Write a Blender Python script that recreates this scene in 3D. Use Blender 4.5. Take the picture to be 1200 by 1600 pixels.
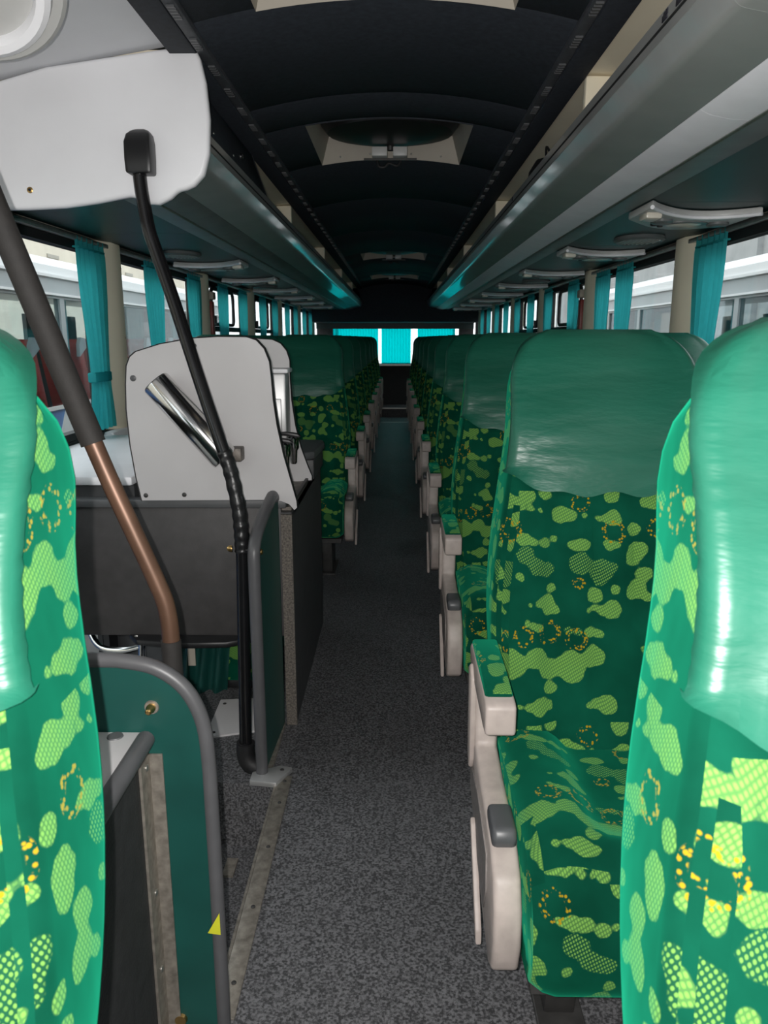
import bpy, bmesh, math, random
from mathutils import Vector, Matrix
random.seed(7)
for o in list(bpy.data.objects):
    bpy.data.objects.remove(o)
S = bpy.context.scene
COL = S.collection
PI = math.pi

# ------------------------------------------------------------------ camera
FPX, VPX, VPY, HC = 1200.0, 620.0, 528.0, 1.2
TH = math.atan((800 - VPY) / FPX)
YAW = math.atan((VPX - 600) * math.cos(TH) / FPX)
cam_d = bpy.data.cameras.new('camera')
cam = bpy.data.objects.new('camera', cam_d)
COL.objects.link(cam)
cam.location = (0, 0, HC)
cam.rotation_euler = (PI / 2 - TH, 0, YAW)
cam_d.sensor_fit = 'VERTICAL'
cam_d.sensor_height = 36
cam_d.lens = FPX / 1600 * 36
cam_d.clip_start = 0.02
cam_d.dof.use_dof = True
cam_d.dof.focus_distance = 1.9
cam_d.dof.aperture_fstop = 13
S.camera = cam
# ------------------------------------------------------------------ world: bright overcast daylight
W = bpy.data.worlds.new('overcast_sky')
S.world = W
W.use_nodes = True
bg = W.node_tree.nodes['Background']
bg.inputs[0].default_value = (0.93, 0.97, 1.0, 1)
bg.inputs[1].default_value = 1.35
# ------------------------------------------------------------------ the phone's flash
fl = bpy.data.lights.new('phone_flash', 'POINT')
fl.energy = 55
fl.color = (1.0, 0.97, 0.94)
fl.shadow_soft_size = 0.004
flo = bpy.data.objects.new('phone_flash', fl)
flo.location = (-0.022, -0.005, HC + 0.012)
COL.objects.link(flo)
S.view_settings.view_transform = 'Standard'
S.view_settings.look = 'None'
S.view_settings.exposure = 0.72
S.view_settings.gamma = 1.0
S.view_settings.use_curve_mapping = False

# ------------------------------------------------------------------ pixel -> point
Rz = Matrix.Rotation(YAW, 3, 'Z')
CF = Rz @ Vector((0, math.cos(TH), -math.sin(TH)))
CR = Rz @ Vector((1, 0, 0))
CU = Rz @ Vector((0, math.sin(TH), math.cos(TH)))
def at(u, v, x=None, y=None, z=None):
    d = CF + CR * ((u - 600) / FPX) + CU * ((800 - v) / FPX)
    t = x / d.x if x is not None else (y / d.y if y is not None else (z - HC) / d.z)
    return Vector((0, 0, HC)) + d * t

# ------------------------------------------------------------------ materials
MATS = {}
def nodes_of(name):
    m = bpy.data.materials.new(name)
    m.use_nodes = True
    nt = m.node_tree
    b = nt.nodes['Principled BSDF']
    MATS[name] = m
    return m, nt, b
def sset(b, **k):
    for a, v in k.items():
        key = {'rough': 'Roughness', 'metal': 'Metallic', 'spec': 'Specular IOR Level', 'coat': 'Coat Weight',
               'sheen': 'Sheen Weight', 'trans': 'Transmission Weight'}[a]
        b.inputs[key].default_value = v
def N(nt, typ, **k):
    n = nt.nodes.new(typ)
    for a, v in k.items():
        setattr(n, a, v)
    return n
def mat(name, col, rough=.5, metal=0, spec=.5, noise=None, bump=None, var=.15, coat=0, sheen=0):
    """plain procedural material: base colour varied by noise, optional bump"""
    m, nt, b = nodes_of(name)
    sset(b, rough=rough, metal=metal, spec=spec, coat=coat, sheen=sheen)
    tc = N(nt, 'ShaderNodeTexCoord')
    nz = N(nt, 'ShaderNodeTexNoise')
    nz.inputs['Scale'].default_value = noise or 12
    nz.inputs['Detail'].default_value = 4
    nt.links.new(tc.outputs['Object'], nz.inputs['Vector'])
    cr = N(nt, 'ShaderNodeValToRGB')
    cr.color_ramp.elements[0].position = .3
    cr.color_ramp.elements[1].position = .7
    cr.color_ramp.elements[0].color = tuple(c * (1 - var) for c in col) + (1,)
    cr.color_ramp.elements[1].color = tuple(min(1, c * (1 + var)) for c in col) + (1,)
    nt.links.new(nz.outputs[0], cr.inputs[0])
    nt.links.new(cr.outputs[0], b.inputs['Base Color'])
    if bump:
        n2 = N(nt, 'ShaderNodeTexNoise')
        n2.inputs['Scale'].default_value = bump[0]
        n2.inputs['Detail'].default_value = 3
        nt.links.new(tc.outputs['Object'], n2.inputs['Vector'])
        bp = N(nt, 'ShaderNodeBump')
        bp.inputs['Strength'].default_value = bump[1]
        bp.inputs['Distance'].default_value = bump[2]
        nt.links.new(n2.outputs[0], bp.inputs['Height'])
        nt.links.new(bp.outputs[0], b.inputs['Normal'])
    return m

mat('white_laminate', (.54, .525, .53), .45, noise=5, var=.04)
mat('white_plastic', (.86, .86, .89), .4, noise=5, var=.03)
mat('grey_ceiling', (.72, .73, .76), .6, noise=4, var=.04)
mat('cream', (.92, .84, .66), .5, noise=4, var=.05)
mat('cream_dark', (.40, .36, .30), .55, noise=4, var=.08)
mat('dark_ceiling', (.026, .031, .040), .75, spec=.3, noise=60, var=.2, bump=(300, .25, .002))
mat('dark_rail', (.050, .054, .062), .55, noise=60, var=.2)
mat('black_plastic', (.012, .012, .013), .4, noise=20)
mat('black_rubber', (.010, .010, .011), .6, noise=20)
mat('black_foam', (.016, .014, .013), .75, noise=80, bump=(400, .3, .001))
mat('black_paint', (.008, .008, .009), .22, noise=20)
mat('black_tape', (.010, .010, .011), .35, noise=20, bump=(60, .4, .004))
mat('rack_grey', (.40, .41, .405), .34, metal=.35, noise=6, var=.10, coat=.55)
MATS['rack_grey'].node_tree.nodes['Principled BSDF'].inputs['Coat Roughness'].default_value = .06
mat('rack_lilac', (.90, .90, .96), .42, noise=8, var=.05)
mat('aluminium', (.40, .40, .38), .35, metal=.9, noise=40, var=.15)
mat('aluminium_worn', (.33, .30, .26), .5, metal=.7, noise=60, var=.3)
mat('alu_dull', (.22, .24, .24), .45, metal=.6, noise=10, var=.12)
mat('steel', (.62, .61, .60), .16, metal=1, noise=3, var=.06)
mat('satin_steel', (.50, .50, .50), .42, metal=.6, noise=8, var=.08)
mat('chrome', (.7, .7, .7), .12, metal=1, noise=3, var=.05)
mat('brass', (.55, .36, .14), .3, metal=1, noise=30)
mat('copper_pole', (.125, .068, .044), .42, metal=.45, noise=9, var=.35)
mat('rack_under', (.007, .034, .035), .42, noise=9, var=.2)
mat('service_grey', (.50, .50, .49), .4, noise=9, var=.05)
mat('service_dark', (.12, .13, .13), .35, noise=9)
mat('lens', (.62, .58, .50), .25, noise=9, var=.05)
mat('green_laminate', (.006, .060, .050), .45, noise=7, var=.18)
mat('grey_edge', (.085, .085, .09), .42, noise=20, var=.1)
mat('dark_grey_panel', (.052, .049, .049), .55, noise=25, var=.15, bump=(350, .2, .001))
mat('dark_grey_side', (.045, .046, .048), .5, noise=15, var=.2)
mat('console_grey', (.085, .088, .092), .5, noise=15, var=.08)
mat('textured_black', (.020, .021, .022), .6, noise=30, var=.3, bump=(160, .5, .003))
mat('seat_plastic', (.42, .36, .33), .5, noise=30, var=.12)
mat('seat_plastic_dark', (.20, .18, .17), .55, noise=80, var=.2, bump=(180, .5, .002))
mat('lever_grey', (.075, .078, .083), .4, noise=20)
mat('leg_metal', (.035, .034, .033), .5, noise=30, var=.3)
mat('stained_steel', (.13, .115, .10), .5, metal=.4, noise=40, var=.6)
mat('rust_trim', (.12, .105, .09), .7, noise=180, var=.6, bump=(300, .5, .002))
mat('yellow_sticker', (.62, .62, .03), .5, noise=30, var=.08)
mat('red_plastic', (.22, .03, .025), .4, noise=20)
mat('pictogram_black', (.02, .02, .03), .5)
mat('pictogram_blue', (.04, .07, .5), .5)
mat('dark_void', (.006, .007, .008), .7)
mat('rear_panel', (.014, .014, .015), .6)
# outdoors
mat('asphalt', (.22, .21, .20), .9, noise=3)
mat('render_wall', (.78, .70, .58), .9, noise=1.5, var=.08)
mat('grey_wall', (.42, .42, .42), .9, noise=1.5, var=.15)
mat('bus_white', (.80, .80, .80), .3, noise=1, var=.03)
mat('bus_blue', (.10, .22, .52), .3, noise=1, var=.1)
mat('bus_red', (.62, .10, .13), .35, noise=1, var=.1)
mat('bus_pink', (.75, .22, .30), .35, noise=1, var=.1)
mat('bus_dark', (.10, .11, .115), .3, noise=1, var=.3)
mat('bus_grey', (.36, .38, .39), .35, noise=1, var=.15)
mat('bus_seat_red', (.80, .10, .08), .5, noise=4)
mat('bus_curtain', (.20, .40, .42), .8, noise=4)

def carpet(name, a, b_, scale):
    m, nt, b = nodes_of(name)
    sset(b, rough=.52, spec=.4)
    tc = N(nt, 'ShaderNodeTexCoord')
    v = N(nt, 'ShaderNodeTexNoise')
    v.inputs['Scale'].default_value = scale
    v.inputs['Detail'].default_value = 3
    nt.links.new(tc.outputs['Object'], v.inputs['Vector'])
    cr = N(nt, 'ShaderNodeValToRGB')
    cr.color_ramp.elements[0].position = .40
    cr.color_ramp.elements[1].position = .62
    cr.color_ramp.elements[0].color = a + (1,)
    cr.color_ramp.elements[1].color = b_ + (1,)
    nt.links.new(v.outputs[0], cr.inputs[0])
    n2 = N(nt, 'ShaderNodeTexNoise')
    n2.inputs['Scale'].default_value = 2.2
    n2.inputs['Detail'].default_value = 5
    nt.links.new(tc.outputs['Object'], n2.inputs['Vector'])
    mx = N(nt, 'ShaderNodeMix', data_type='RGBA', blend_type='MULTIPLY')
    mx.inputs[0].default_value = .45
    nt.links.new(cr.outputs[0], mx.inputs[6])
    nt.links.new(n2.outputs[0], mx.inputs[7])
    nt.links.new(mx.outputs[2], b.inputs['Base Color'])
    bp = N(nt, 'ShaderNodeBump')
    bp.inputs['Strength'].default_value = .35
    bp.inputs['Distance'].default_value = .003
    nt.links.new(v.outputs[0], bp.inputs['Height'])
    nt.links.new(bp.outputs[0], b.inputs['Normal'])
    return m
carpet('carpet', (.055, .055, .058), (.21, .21, .22), 190)
# vinyl of the headrests
def vinyl():
    m, nt, b = nodes_of('green_vinyl')
    b.inputs['Base Color'].default_value = (.010, .105, .066, 1)
    sset(b, rough=.38, spec=.5, coat=.08)
    b.inputs['Coat Roughness'].default_value = .25
    uv = N(nt, 'ShaderNodeUVMap')
    n1 = N(nt, 'ShaderNodeTexNoise'); n1.inputs['Scale'].default_value = 5; n1.inputs['Detail'].default_value = 5
    mp = N(nt, 'ShaderNodeMapping'); mp.inputs['Scale'].default_value = (1, 3.5, 1); mp.inputs['Rotation'].default_value = (0, 0, .5)
    nt.links.new(uv.outputs[0], mp.inputs[0]); nt.links.new(mp.outputs[0], n1.inputs['Vector'])
    cr = N(nt, 'ShaderNodeValToRGB')
    cr.color_ramp.elements[0].color = (.008, .085, .052, 1); cr.color_ramp.elements[1].color = (.013, .125, .080, 1)
    nt.links.new(n1.outputs[0], cr.inputs[0]); nt.links.new(cr.outputs[0], b.inputs['Base Color'])
    bp = N(nt, 'ShaderNodeBump'); bp.inputs['Strength'].default_value = .45; bp.inputs['Distance'].default_value = .016
    nt.links.new(n1.outputs[0], bp.inputs['Height'])
    nt.links.new(bp.outputs[0], b.inputs['Normal'])
vinyl()
# printed velour: blobs, hatched blobs and dotted rings on green, one repeat traced in metres
def velour():
    m, nt, b = nodes_of('green_velour')
    sset(b, rough=.9, spec=.04, sheen=.42)
    b.inputs['Sheen Roughness'].default_value = .5
    b.inputs['Sheen Tint'].default_value = (.02, .62, .34, 1)
    K = .00037
    TW, THh = 800 * K, 1240 * K
    def P(px, py):
        return ((px - 370) * K, (1580 - py) * K)
    solid = [(520,395,45),(470,402,24),(590,415,27),(650,430,17),(640,360,38),(735,352,30),(815,470,45),(880,480,24),(945,480,14),
             (1095,365,40),(1110,490,40),(415,555,32),(610,600,32),(660,612,24),(725,628,26),(910,640,30),(945,645,28),(1080,640,28),
             (420,680,45),(405,728,34),(445,662,30),(470,805,40),(590,810,22),(760,880,25),(1000,925,38),(1110,895,24),
             (430,890,45),(405,915,30),(485,935,22),(735,960,38),(752,1003,27),(690,965,14),(1090,1000,44),(1030,1010,20),(965,1010,12),
             (690,1095,22),(620,1062,14),(965,1130,25),(1012,1130,22),
             (530,1275,70),(670,1245,50),(605,1268,22),(740,1312,46),(855,1305,75),(980,1258,56),(462,1222,24),(740,1410,32),
             (560,398,16),(700,440,12),(1060,495,22),(1020,500,12),(850,475,26),(780,610,14),(560,590,16),(870,640,14),(1120,642,18),(1000,1000,14),(640,965,10),(790,1005,14),(655,1080,14),(570,1490,14),(940,1505,12),(680,1495,43),(620,1490,20),(735,1500,18),(1040,1500,46),(975,1505,20)]
    faint = [(925,745,56),(1040,785,56),(1032,838,36),(1105,765,22),(620,690,46),(680,757,40),(740,780,36),(850,1112,22),(905,1122,18)]
    rings = [(925,405,38),(1105,570,50),(600,1130,42),(750,1122,46),(890,1162,46),(545,545,46),(915,860,24)]
    uv = N(nt, 'ShaderNodeUVMap')
    wr = N(nt, 'ShaderNodeVectorMath', operation='WRAP')
    wr.inputs[1].default_value = (TW, THh, 1); wr.inputs[2].default_value = (0, 0, -1)
    ma = N(nt, 'ShaderNodeVectorMath', operation='MULTIPLY_ADD')
    ma.inputs[1].default_value = (1, 1.08, 0); ma.inputs[2].default_value = (-.166, -.052, 0)
    nt.links.new(uv.outputs[0], ma.inputs[0]); nt.links.new(ma.outputs[0], wr.inputs[0])
    # small wobble of the outlines
    wn = N(nt, 'ShaderNodeTexNoise'); wn.inputs['Scale'].default_value = 45; wn.inputs['Detail'].default_value = 1
    nt.links.new(uv.outputs[0], wn.inputs['Vector'])
    sb = N(nt, 'ShaderNodeVectorMath', operation='MULTIPLY_ADD')
    nt.links.new(wn.outputs[1], sb.inputs[0]); sb.inputs[1].default_value = (.012, .012, 0)
    nt.links.new(wr.outputs[0], sb.inputs[2])
    of = N(nt, 'ShaderNodeVectorMath', operation='MULTIPLY_ADD')
    of.inputs[1].default_value = (1, 1, 0); of.inputs[2].default_value = (-.006, -.006, 0)
    nt.links.new(sb.outputs[0], of.inputs[0])
    p = of.outputs[0]
    def chain(lst, ring=False, k=.015):
        prev = None
        for (px, py, r) in lst:
            c = P(px, py)
            d = N(nt, 'ShaderNodeVectorMath', operation='DISTANCE')
            nt.links.new(p, d.inputs[0]); d.inputs[1].default_value = (c[0], c[1], 0)
            s = N(nt, 'ShaderNodeMath', operation='SUBTRACT')
            nt.links.new(d.outputs['Value'], s.inputs[0]); s.inputs[1].default_value = r * 1.10 * K
            o = s.outputs[0]
            if ring:
                a = N(nt, 'ShaderNodeMath', operation='ABSOLUTE'); nt.links.new(o, a.inputs[0]); o = a.outputs[0]
            if prev is None:
                prev = o
            else:
                q = N(nt, 'ShaderNodeMath', operation='MINIMUM' if ring else 'SMOOTH_MIN')
                nt.links.new(prev, q.inputs[0]); nt.links.new(o, q.inputs[1]); q.inputs[2].default_value = k
                prev = q.outputs[0]
        return prev
    def less(o, t, w=.0012):
        mr = N(nt, 'ShaderNodeMapRange', interpolation_type='SMOOTHSTEP')
        nt.links.new(o, mr.inputs[0])
        mr.inputs[1].default_value = t - w; mr.inputs[2].default_value = t + w
        mr.inputs[3].default_value = 1; mr.inputs[4].default_value = 0
        return mr.outputs[0]
    def wave(rot, period):
        mp = N(nt, 'ShaderNodeMapping'); mp.inputs['Rotation'].default_value = (0, 0, rot)
        nt.links.new(uv.outputs[0], mp.inputs[0])
        w = N(nt, 'ShaderNodeTexWave', wave_type='BANDS', bands_direction='X')
        w.inputs['Scale'].default_value = 2 * PI / period / 20
        nt.links.new(mp.outputs[0], w.inputs['Vector'])
        return w.outputs[1]
    def mth(op, a, b_=None):
        q = N(nt, 'ShaderNodeMath', operation=op)
        for i, x in enumerate((a, b_)):
            if x is None: continue
            if isinstance(x, (int, float)): q.inputs[i].default_value = x
            else: nt.links.new(x, q.inputs[i])
        return q.outputs[0]
    wv = mth('MULTIPLY', wave(1.05, .0055), wave(-.35, .0042))
    ms = less(chain(solid), 0)
    hs = N(nt, 'ShaderNodeMapRange'); nt.links.new(wv, hs.inputs[0]); hs.inputs[1].default_value = 0; hs.inputs[2].default_value = .45
    hs.inputs[3].default_value = .40; hs.inputs[4].default_value = 1.0
    ms = mth('MULTIPLY', ms, hs.outputs[0])
    mf = less(chain(faint), 0)
    hf = N(nt, 'ShaderNodeMapRange'); nt.links.new(wv, hf.inputs[0]); hf.inputs[1].default_value = .12; hf.inputs[2].default_value = .5
    hf.inputs[3].default_value = .05; hf.inputs[4].default_value = .85
    mf = mth('MULTIPLY', mf, hf.outputs[0])
    mb = mth('MAXIMUM', ms, mf)
    mr_ = less(chain(rings, True), .0042)
    vd = N(nt, 'ShaderNodeTexVoronoi'); vd.inputs['Scale'].default_value = 190
    nt.links.new(uv.outputs[0], vd.inputs['Vector'])
    mr_ = mth('MULTIPLY', mr_, less(vd.outputs[0], .42, .1))
    n1 = N(nt, 'ShaderNodeTexNoise'); n1.inputs['Scale'].default_value = 9; n1.inputs['Detail'].default_value = 6
    nt.links.new(uv.outputs[0], n1.inputs['Vector'])
    cr = N(nt, 'ShaderNodeValToRGB')
    cr.color_ramp.elements[0].position = .3; cr.color_ramp.elements[1].position = .75
    cr.color_ramp.elements[0].color = (.0012, .036, .020, 1); cr.color_ramp.elements[1].color = (.0026, .070, .040, 1)
    nt.links.new(n1.outputs[0], cr.inputs[0])
    m1 = N(nt, 'ShaderNodeMix', data_type='RGBA')
    nt.links.new(mb, m1.inputs[0]); nt.links.new(cr.outputs[0], m1.inputs[6]); m1.inputs[7].default_value = (.15, .32, .062, 1)
    m2 = N(nt, 'ShaderNodeMix', data_type='RGBA')
    nt.links.new(mr_, m2.inputs[0]); nt.links.new(m1.outputs[2], m2.inputs[6]); m2.inputs[7].default_value = (.30, .20, .008, 1)
    nt.links.new(m2.outputs[2], b.inputs['Base Color'])
    # creases of the loose cover
    n3 = N(nt, 'ShaderNodeTexNoise'); n3.inputs['Scale'].default_value = 6; n3.inputs['Detail'].default_value = 2
    mp = N(nt, 'ShaderNodeMapping'); mp.inputs['Scale'].default_value = (2.2, 1, 1)
    nt.links.new(uv.outputs[0], mp.inputs[0]); nt.links.new(mp.outputs[0], n3.inputs['Vector'])
    bp = N(nt, 'ShaderNodeBump'); bp.inputs['Strength'].default_value = .3; bp.inputs['Distance'].default_value = .012
    nt.links.new(n3.outputs[0], bp.inputs['Height']); nt.links.new(bp.outputs[0], b.inputs['Normal'])
velour()
def curtain_mat(name, col, tcol, tr):
    m, nt, b = nodes_of(name)
    sset(b, rough=.8, spec=.2)
    uv = N(nt, 'ShaderNodeTexCoord')
    nz = N(nt, 'ShaderNodeTexNoise'); nz.inputs['Scale'].default_value = 40; nz.inputs['Detail'].default_value = 4
    nt.links.new(uv.outputs['Object'], nz.inputs['Vector'])
    cr = N(nt, 'ShaderNodeValToRGB')
    cr.color_ramp.elements[0].color = tuple(c * .7 for c in col) + (1,); cr.color_ramp.elements[1].color = tuple(c * 1.3 for c in col) + (1,)
    nt.links.new(nz.outputs[0], cr.inputs[0]); nt.links.new(cr.outputs[0], b.inputs['Base Color'])
    t = N(nt, 'ShaderNodeBsdfTranslucent'); t.inputs[0].default_value = tcol + (1,)
    mx = N(nt, 'ShaderNodeMixShader'); mx.inputs[0].default_value = tr
    nt.links.new(b.outputs[0], mx.inputs[1]); nt.links.new(t.outputs[0], mx.inputs[2])
    nt.links.new(mx.outputs[0], nt.nodes['Material Output'].inputs[0])
curtain_mat('teal_curtain', (.045, .36, .38), (.07, .75, .78), .55)
curtain_mat('rear_curtain', (.01, .35, .38), (.0, .92, .95), .85)
def glass_mat(name, tint, refl):
    m, nt, b = nodes_of(name)
    nt.nodes.remove(b)
    tr = N(nt, 'ShaderNodeBsdfTransparent'); tr.inputs[0].default_value = tint + (1,)
    gl = N(nt, 'ShaderNodeBsdfGlossy'); gl.inputs['Roughness'].default_value = .02
    lw = N(nt, 'ShaderNodeLayerWeight'); lw.inputs[0].default_value = .5
    pw = N(nt, 'ShaderNodeMath', operation='POWER'); nt.links.new(lw.outputs['Facing'], pw.inputs[0]); pw.inputs[1].default_value = 5
    fr = N(nt, 'ShaderNodeMath', operation='MULTIPLY_ADD'); nt.links.new(pw.outputs[0], fr.inputs[0]); fr.inputs[1].default_value = refl; fr.inputs[2].default_value = .02
    mx = N(nt, 'ShaderNodeMixShader')
    nt.links.new(fr.outputs[0], mx.inputs[0]); nt.links.new(tr.outputs[0], mx.inputs[1]); nt.links.new(gl.outputs[0], mx.inputs[2])
    nt.links.new(mx.outputs[0], nt.nodes['Material Output'].inputs[0])
glass_mat('window_glass', (.94, .97, .97), .5)
glass_mat('tinted_glass', (.80, .86, .88), .5)

# ------------------------------------------------------------------ mesh helpers
def wloc(o):
    v = Vector((0, 0, 0))
    while o is not None:
        v += o.location
        o = o.parent
    return v
def link_mesh(name, vs, fs, m, parent=None, smooth=40, uvs=None):
    """ONE mesh object; vertices in world space, origin at the base of its bounding box"""
    vs = [Vector(v) for v in vs]
    lo = Vector((min(v.x for v in vs), min(v.y for v in vs), min(v.z for v in vs)))
    hi = Vector((max(v.x for v in vs), max(v.y for v in vs), max(v.z for v in vs)))
    org = Vector(((lo.x + hi.x) / 2, (lo.y + hi.y) / 2, lo.z))
    me = bpy.data.meshes.new(name)
    me.from_pydata([v - org for v in vs], [], fs)
    bm = bmesh.new(); bm.from_mesh(me)
    bmesh.ops.recalc_face_normals(bm, faces=bm.faces)
    uvl = bm.loops.layers.uv.new('UVMap')
    for f in bm.faces:
        n = f.normal
        a = (abs(n.x), abs(n.y) * 1.15, abs(n.z))
        for l in f.loops:
            c = l.vert.co + org
            if uvs: l[uvl].uv = uvs(c, n)
            elif a[0] >= a[1] and a[0] >= a[2]: l[uvl].uv = (c.y, c.z)
            elif a[1] >= a[2]: l[uvl].uv = (c.x, c.z)
            else: l[uvl].uv = (c.x, c.y)
    bm.to_mesh(me); bm.free()
    me.materials.append(MATS[m])
    if smooth:
        me.polygons.foreach_set('use_smooth', [True] * len(me.polygons))
        me.set_sharp_from_angle(angle=math.radians(smooth))
    o = bpy.data.objects.new(name, me)
    COL.objects.link(o)
    o.location = org
    if parent is not None:
        o.location = org - wloc(parent)
        o.parent = parent
    return o
def tag(o, label, cat, group=None, kind=None):
    if label: o['label'] = label
    if cat: o['category'] = cat
    if group: o['group'] = group
    if kind: o['kind'] = kind
    return o
def thing(name, loc, label, cat, group=None):
    o = bpy.data.objects.new(name, None)
    o.empty_display_size = .05
    COL.objects.link(o)
    o.location = loc
    return tag(o, label, cat, group)
def struct(o, label=None):
    o['kind'] = 'structure'
    if label: o['label'] = label
    return o
def copy_tree(o, parent=None):
    c = o.copy(); COL.objects.link(c); c.parent = parent
    for ch in list(o.children): copy_tree(ch, c)
    return c
def bevel_geo(vs, fs, w, seg=2):
    bm = bmesh.new()
    bv = [bm.verts.new(v) for v in vs]
    for f in fs: bm.faces.new([bv[i] for i in f])
    bmesh.ops.recalc_face_normals(bm, faces=bm.faces)
    es = [e for e in bm.edges if len(e.link_faces) == 2 and e.calc_face_angle(0) > .5]
    bmesh.ops.bevel(bm, geom=es, offset=w, segments=seg, affect='EDGES', profile=.5)
    bm.verts.index_update()
    r = ([v.co.copy() for v in bm.verts], [[v.index for v in f.verts] for f in bm.faces])
    bm.free()
    return r
def box_geo(x0, x1, y0, y1, z0, z1):
    vs = [(x, y, z) for x in (x0, x1) for y in (y0, y1) for z in (z0, z1)]
    fs = [(0,1,3,2),(4,6,7,5),(0,4,5,1),(2,3,7,6),(0,2,6,4),(1,5,7,3)]
    return vs, fs
def box(name, x0, x1, y0, y1, z0, z1, m, parent=None, bev=0, seg=2):
    vs, fs = box_geo(x0, x1, y0, y1, z0, z1)
    if bev: vs, fs = bevel_geo(vs, fs, bev, seg)
    return link_mesh(name, vs, fs, m, parent)
def prism_geo(pts, axis, a, b):
    n = len(pts)
    def mk(p, t): return {'x': (t, p[0], p[1]), 'y': (p[0], t, p[1]), 'z': (p[0], p[1], t)}[axis]
    vs = [mk(p, a) for p in pts] + [mk(p, b) for p in pts]
    fs = [tuple(range(n)), tuple(range(2 * n - 1, n - 1, -1))] + [(i, (i + 1) % n, n + (i + 1) % n, n + i) for i in range(n)]
    return vs, fs
def prism(name, pts, axis, a, b, m, parent=None, bev=0, seg=2):
    vs, fs = prism_geo(pts, axis, a, b)
    if bev: vs, fs = bevel_geo(vs, fs, bev, seg)
    return link_mesh(name, vs, fs, m, parent)
def spline(pts, n=6, closed=False):
    """Catmull-Rom through the points"""
    P_ = [Vector(p) for p in pts]
    L = len(P_); out = []
    for i in range(L if closed else L - 1):
        g = (lambda j: P_[j % L]) if closed else (lambda j: P_[max(0, min(L - 1, j))])
        p0, p1, p2, p3 = g(i - 1), g(i), g(i + 1), g(i + 2)
        for k in range(n):
            t = k / n
            out.append(.5 * ((2 * p1) + (p2 - p0) * t + (2 * p0 - 5 * p1 + 4 * p2 - p3) * t * t + (3 * p1 - p0 - 3 * p2 + p3) * t ** 3))
    if not closed: out.append(P_[-1])
    return out
def tube_geo(pts, r, sides=12, closed=False):
    pts = [Vector(p) for p in pts]
    n = len(pts); vs = []; fs = []
    up = None
    for i, p in enumerate(pts):
        if closed: t = (pts[(i + 1) % n] - pts[i - 1]).normalized()
        else: t = (pts[min(i + 1, n - 1)] - pts[max(i - 1, 0)]).normalized()
        if up is None:
            up = t.orthogonal().normalized()
        up = (up - t * up.dot(t)).normalized()
        s = t.cross(up)
        rr = r(i / (n - 1)) if callable(r) else r
        for k in range(sides):
            a = 2 * PI * k / sides
            vs.append(p + (up * math.cos(a) + s * math.sin(a)) * rr)
    for i in range(n if closed else n - 1):
        j = (i + 1) % n
        for k in range(sides):
            k2 = (k + 1) % sides
            fs.append((i * sides + k, i * sides + k2, j * sides + k2, j * sides + k))
    if not closed:
        fs.append(tuple(range(sides))[::-1]); fs.append(tuple((n - 1) * sides + k for k in range(sides)))
    return vs, fs
def tube(name, pts, r, m, parent=None, sides=12, closed=False):
    vs, fs = tube_geo(pts, r, sides, closed)
    return link_mesh(name, vs, fs, m, parent, 50)
def lathe_geo(prof, c, axis, n=20):
    """prof: list of (radius, height); spun round axis through c"""
    ax = Vector(axis).normalized(); e1 = ax.orthogonal().normalized(); e2 = ax.cross(e1); c = Vector(c)
    vs = []; fs = []
    for (r, h) in prof:
        for k in range(n):
            a = 2 * PI * k / n
            vs.append(c + ax * h + (e1 * math.cos(a) + e2 * math.sin(a)) * r)
    for i in range(len(prof) - 1):
        for k in range(n):
            k2 = (k + 1) % n
            fs.append((i * n + k, i * n + k2, (i + 1) * n + k2, (i + 1) * n + k))
    fs.append(tuple(range(n))[::-1]); fs.append(tuple((len(prof) - 1) * n + k for k in range(n)))
    return vs, fs
def lathe(name, prof, c, axis, m, parent=None, n=20):
    vs, fs = lathe_geo(prof, c, axis, n)
    return link_mesh(name, vs, fs, m, parent, 40)
def join_geo(*gs):
    vs = []; fs = []
    for (v, f) in gs:
        o = len(vs); vs += list(v); fs += [tuple(i + o for i in q) for q in f]
    return vs, fs
def sm(a, b, x):
    t = max(0, min(1, (x - a) / (b - a))); return t * t * (3 - 2 * t)
def screw(parent, c, axis, r=.005, m='aluminium', name='screw'):
    return lathe(name, [(r, 0), (r, .0015), (r * .6, .003)], c, axis, m, parent, 10)

XC = -.03           # the middle of the bus
WALL = 1.25         # half width between the side walls
Y0, Y1 = -.9, 12.6  # front (behind the camera) and rear wall
def X(d): return XC + d

# =================================================================== STRUCTURE
# floor: the aisle and seat floor, with the stairwell of the door cut out on the left
fl_ = struct(box('floor', -.311, X(WALL), Y0, 11.95, -.05, 0, 'carpet'), 'dark grey speckled carpet floor of the aisle')
box('front_floor', X(-WALL), -.311, Y0, 1.118, -.05, 0, 'carpet', fl_)
box('landing', -.74, -.311, 1.90, 3.3, -.05, 0, 'carpet', fl_)
box('rear_left_floor', X(-WALL), -.311, 3.3, 11.95, -.05, 0, 'carpet', fl_)
box('rear_platform', X(-WALL), X(WALL), 11.95, Y1, -.05, .14, 'carpet', fl_)
box('platform_nosing', X(-.32), X(.32), 11.935, 11.975, .13, .147, 'aluminium', fl_)
box('seam_strip', X(-.2), X(.2), 11.2, 11.23, 0, .004, 'aluminium', fl_)
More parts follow.
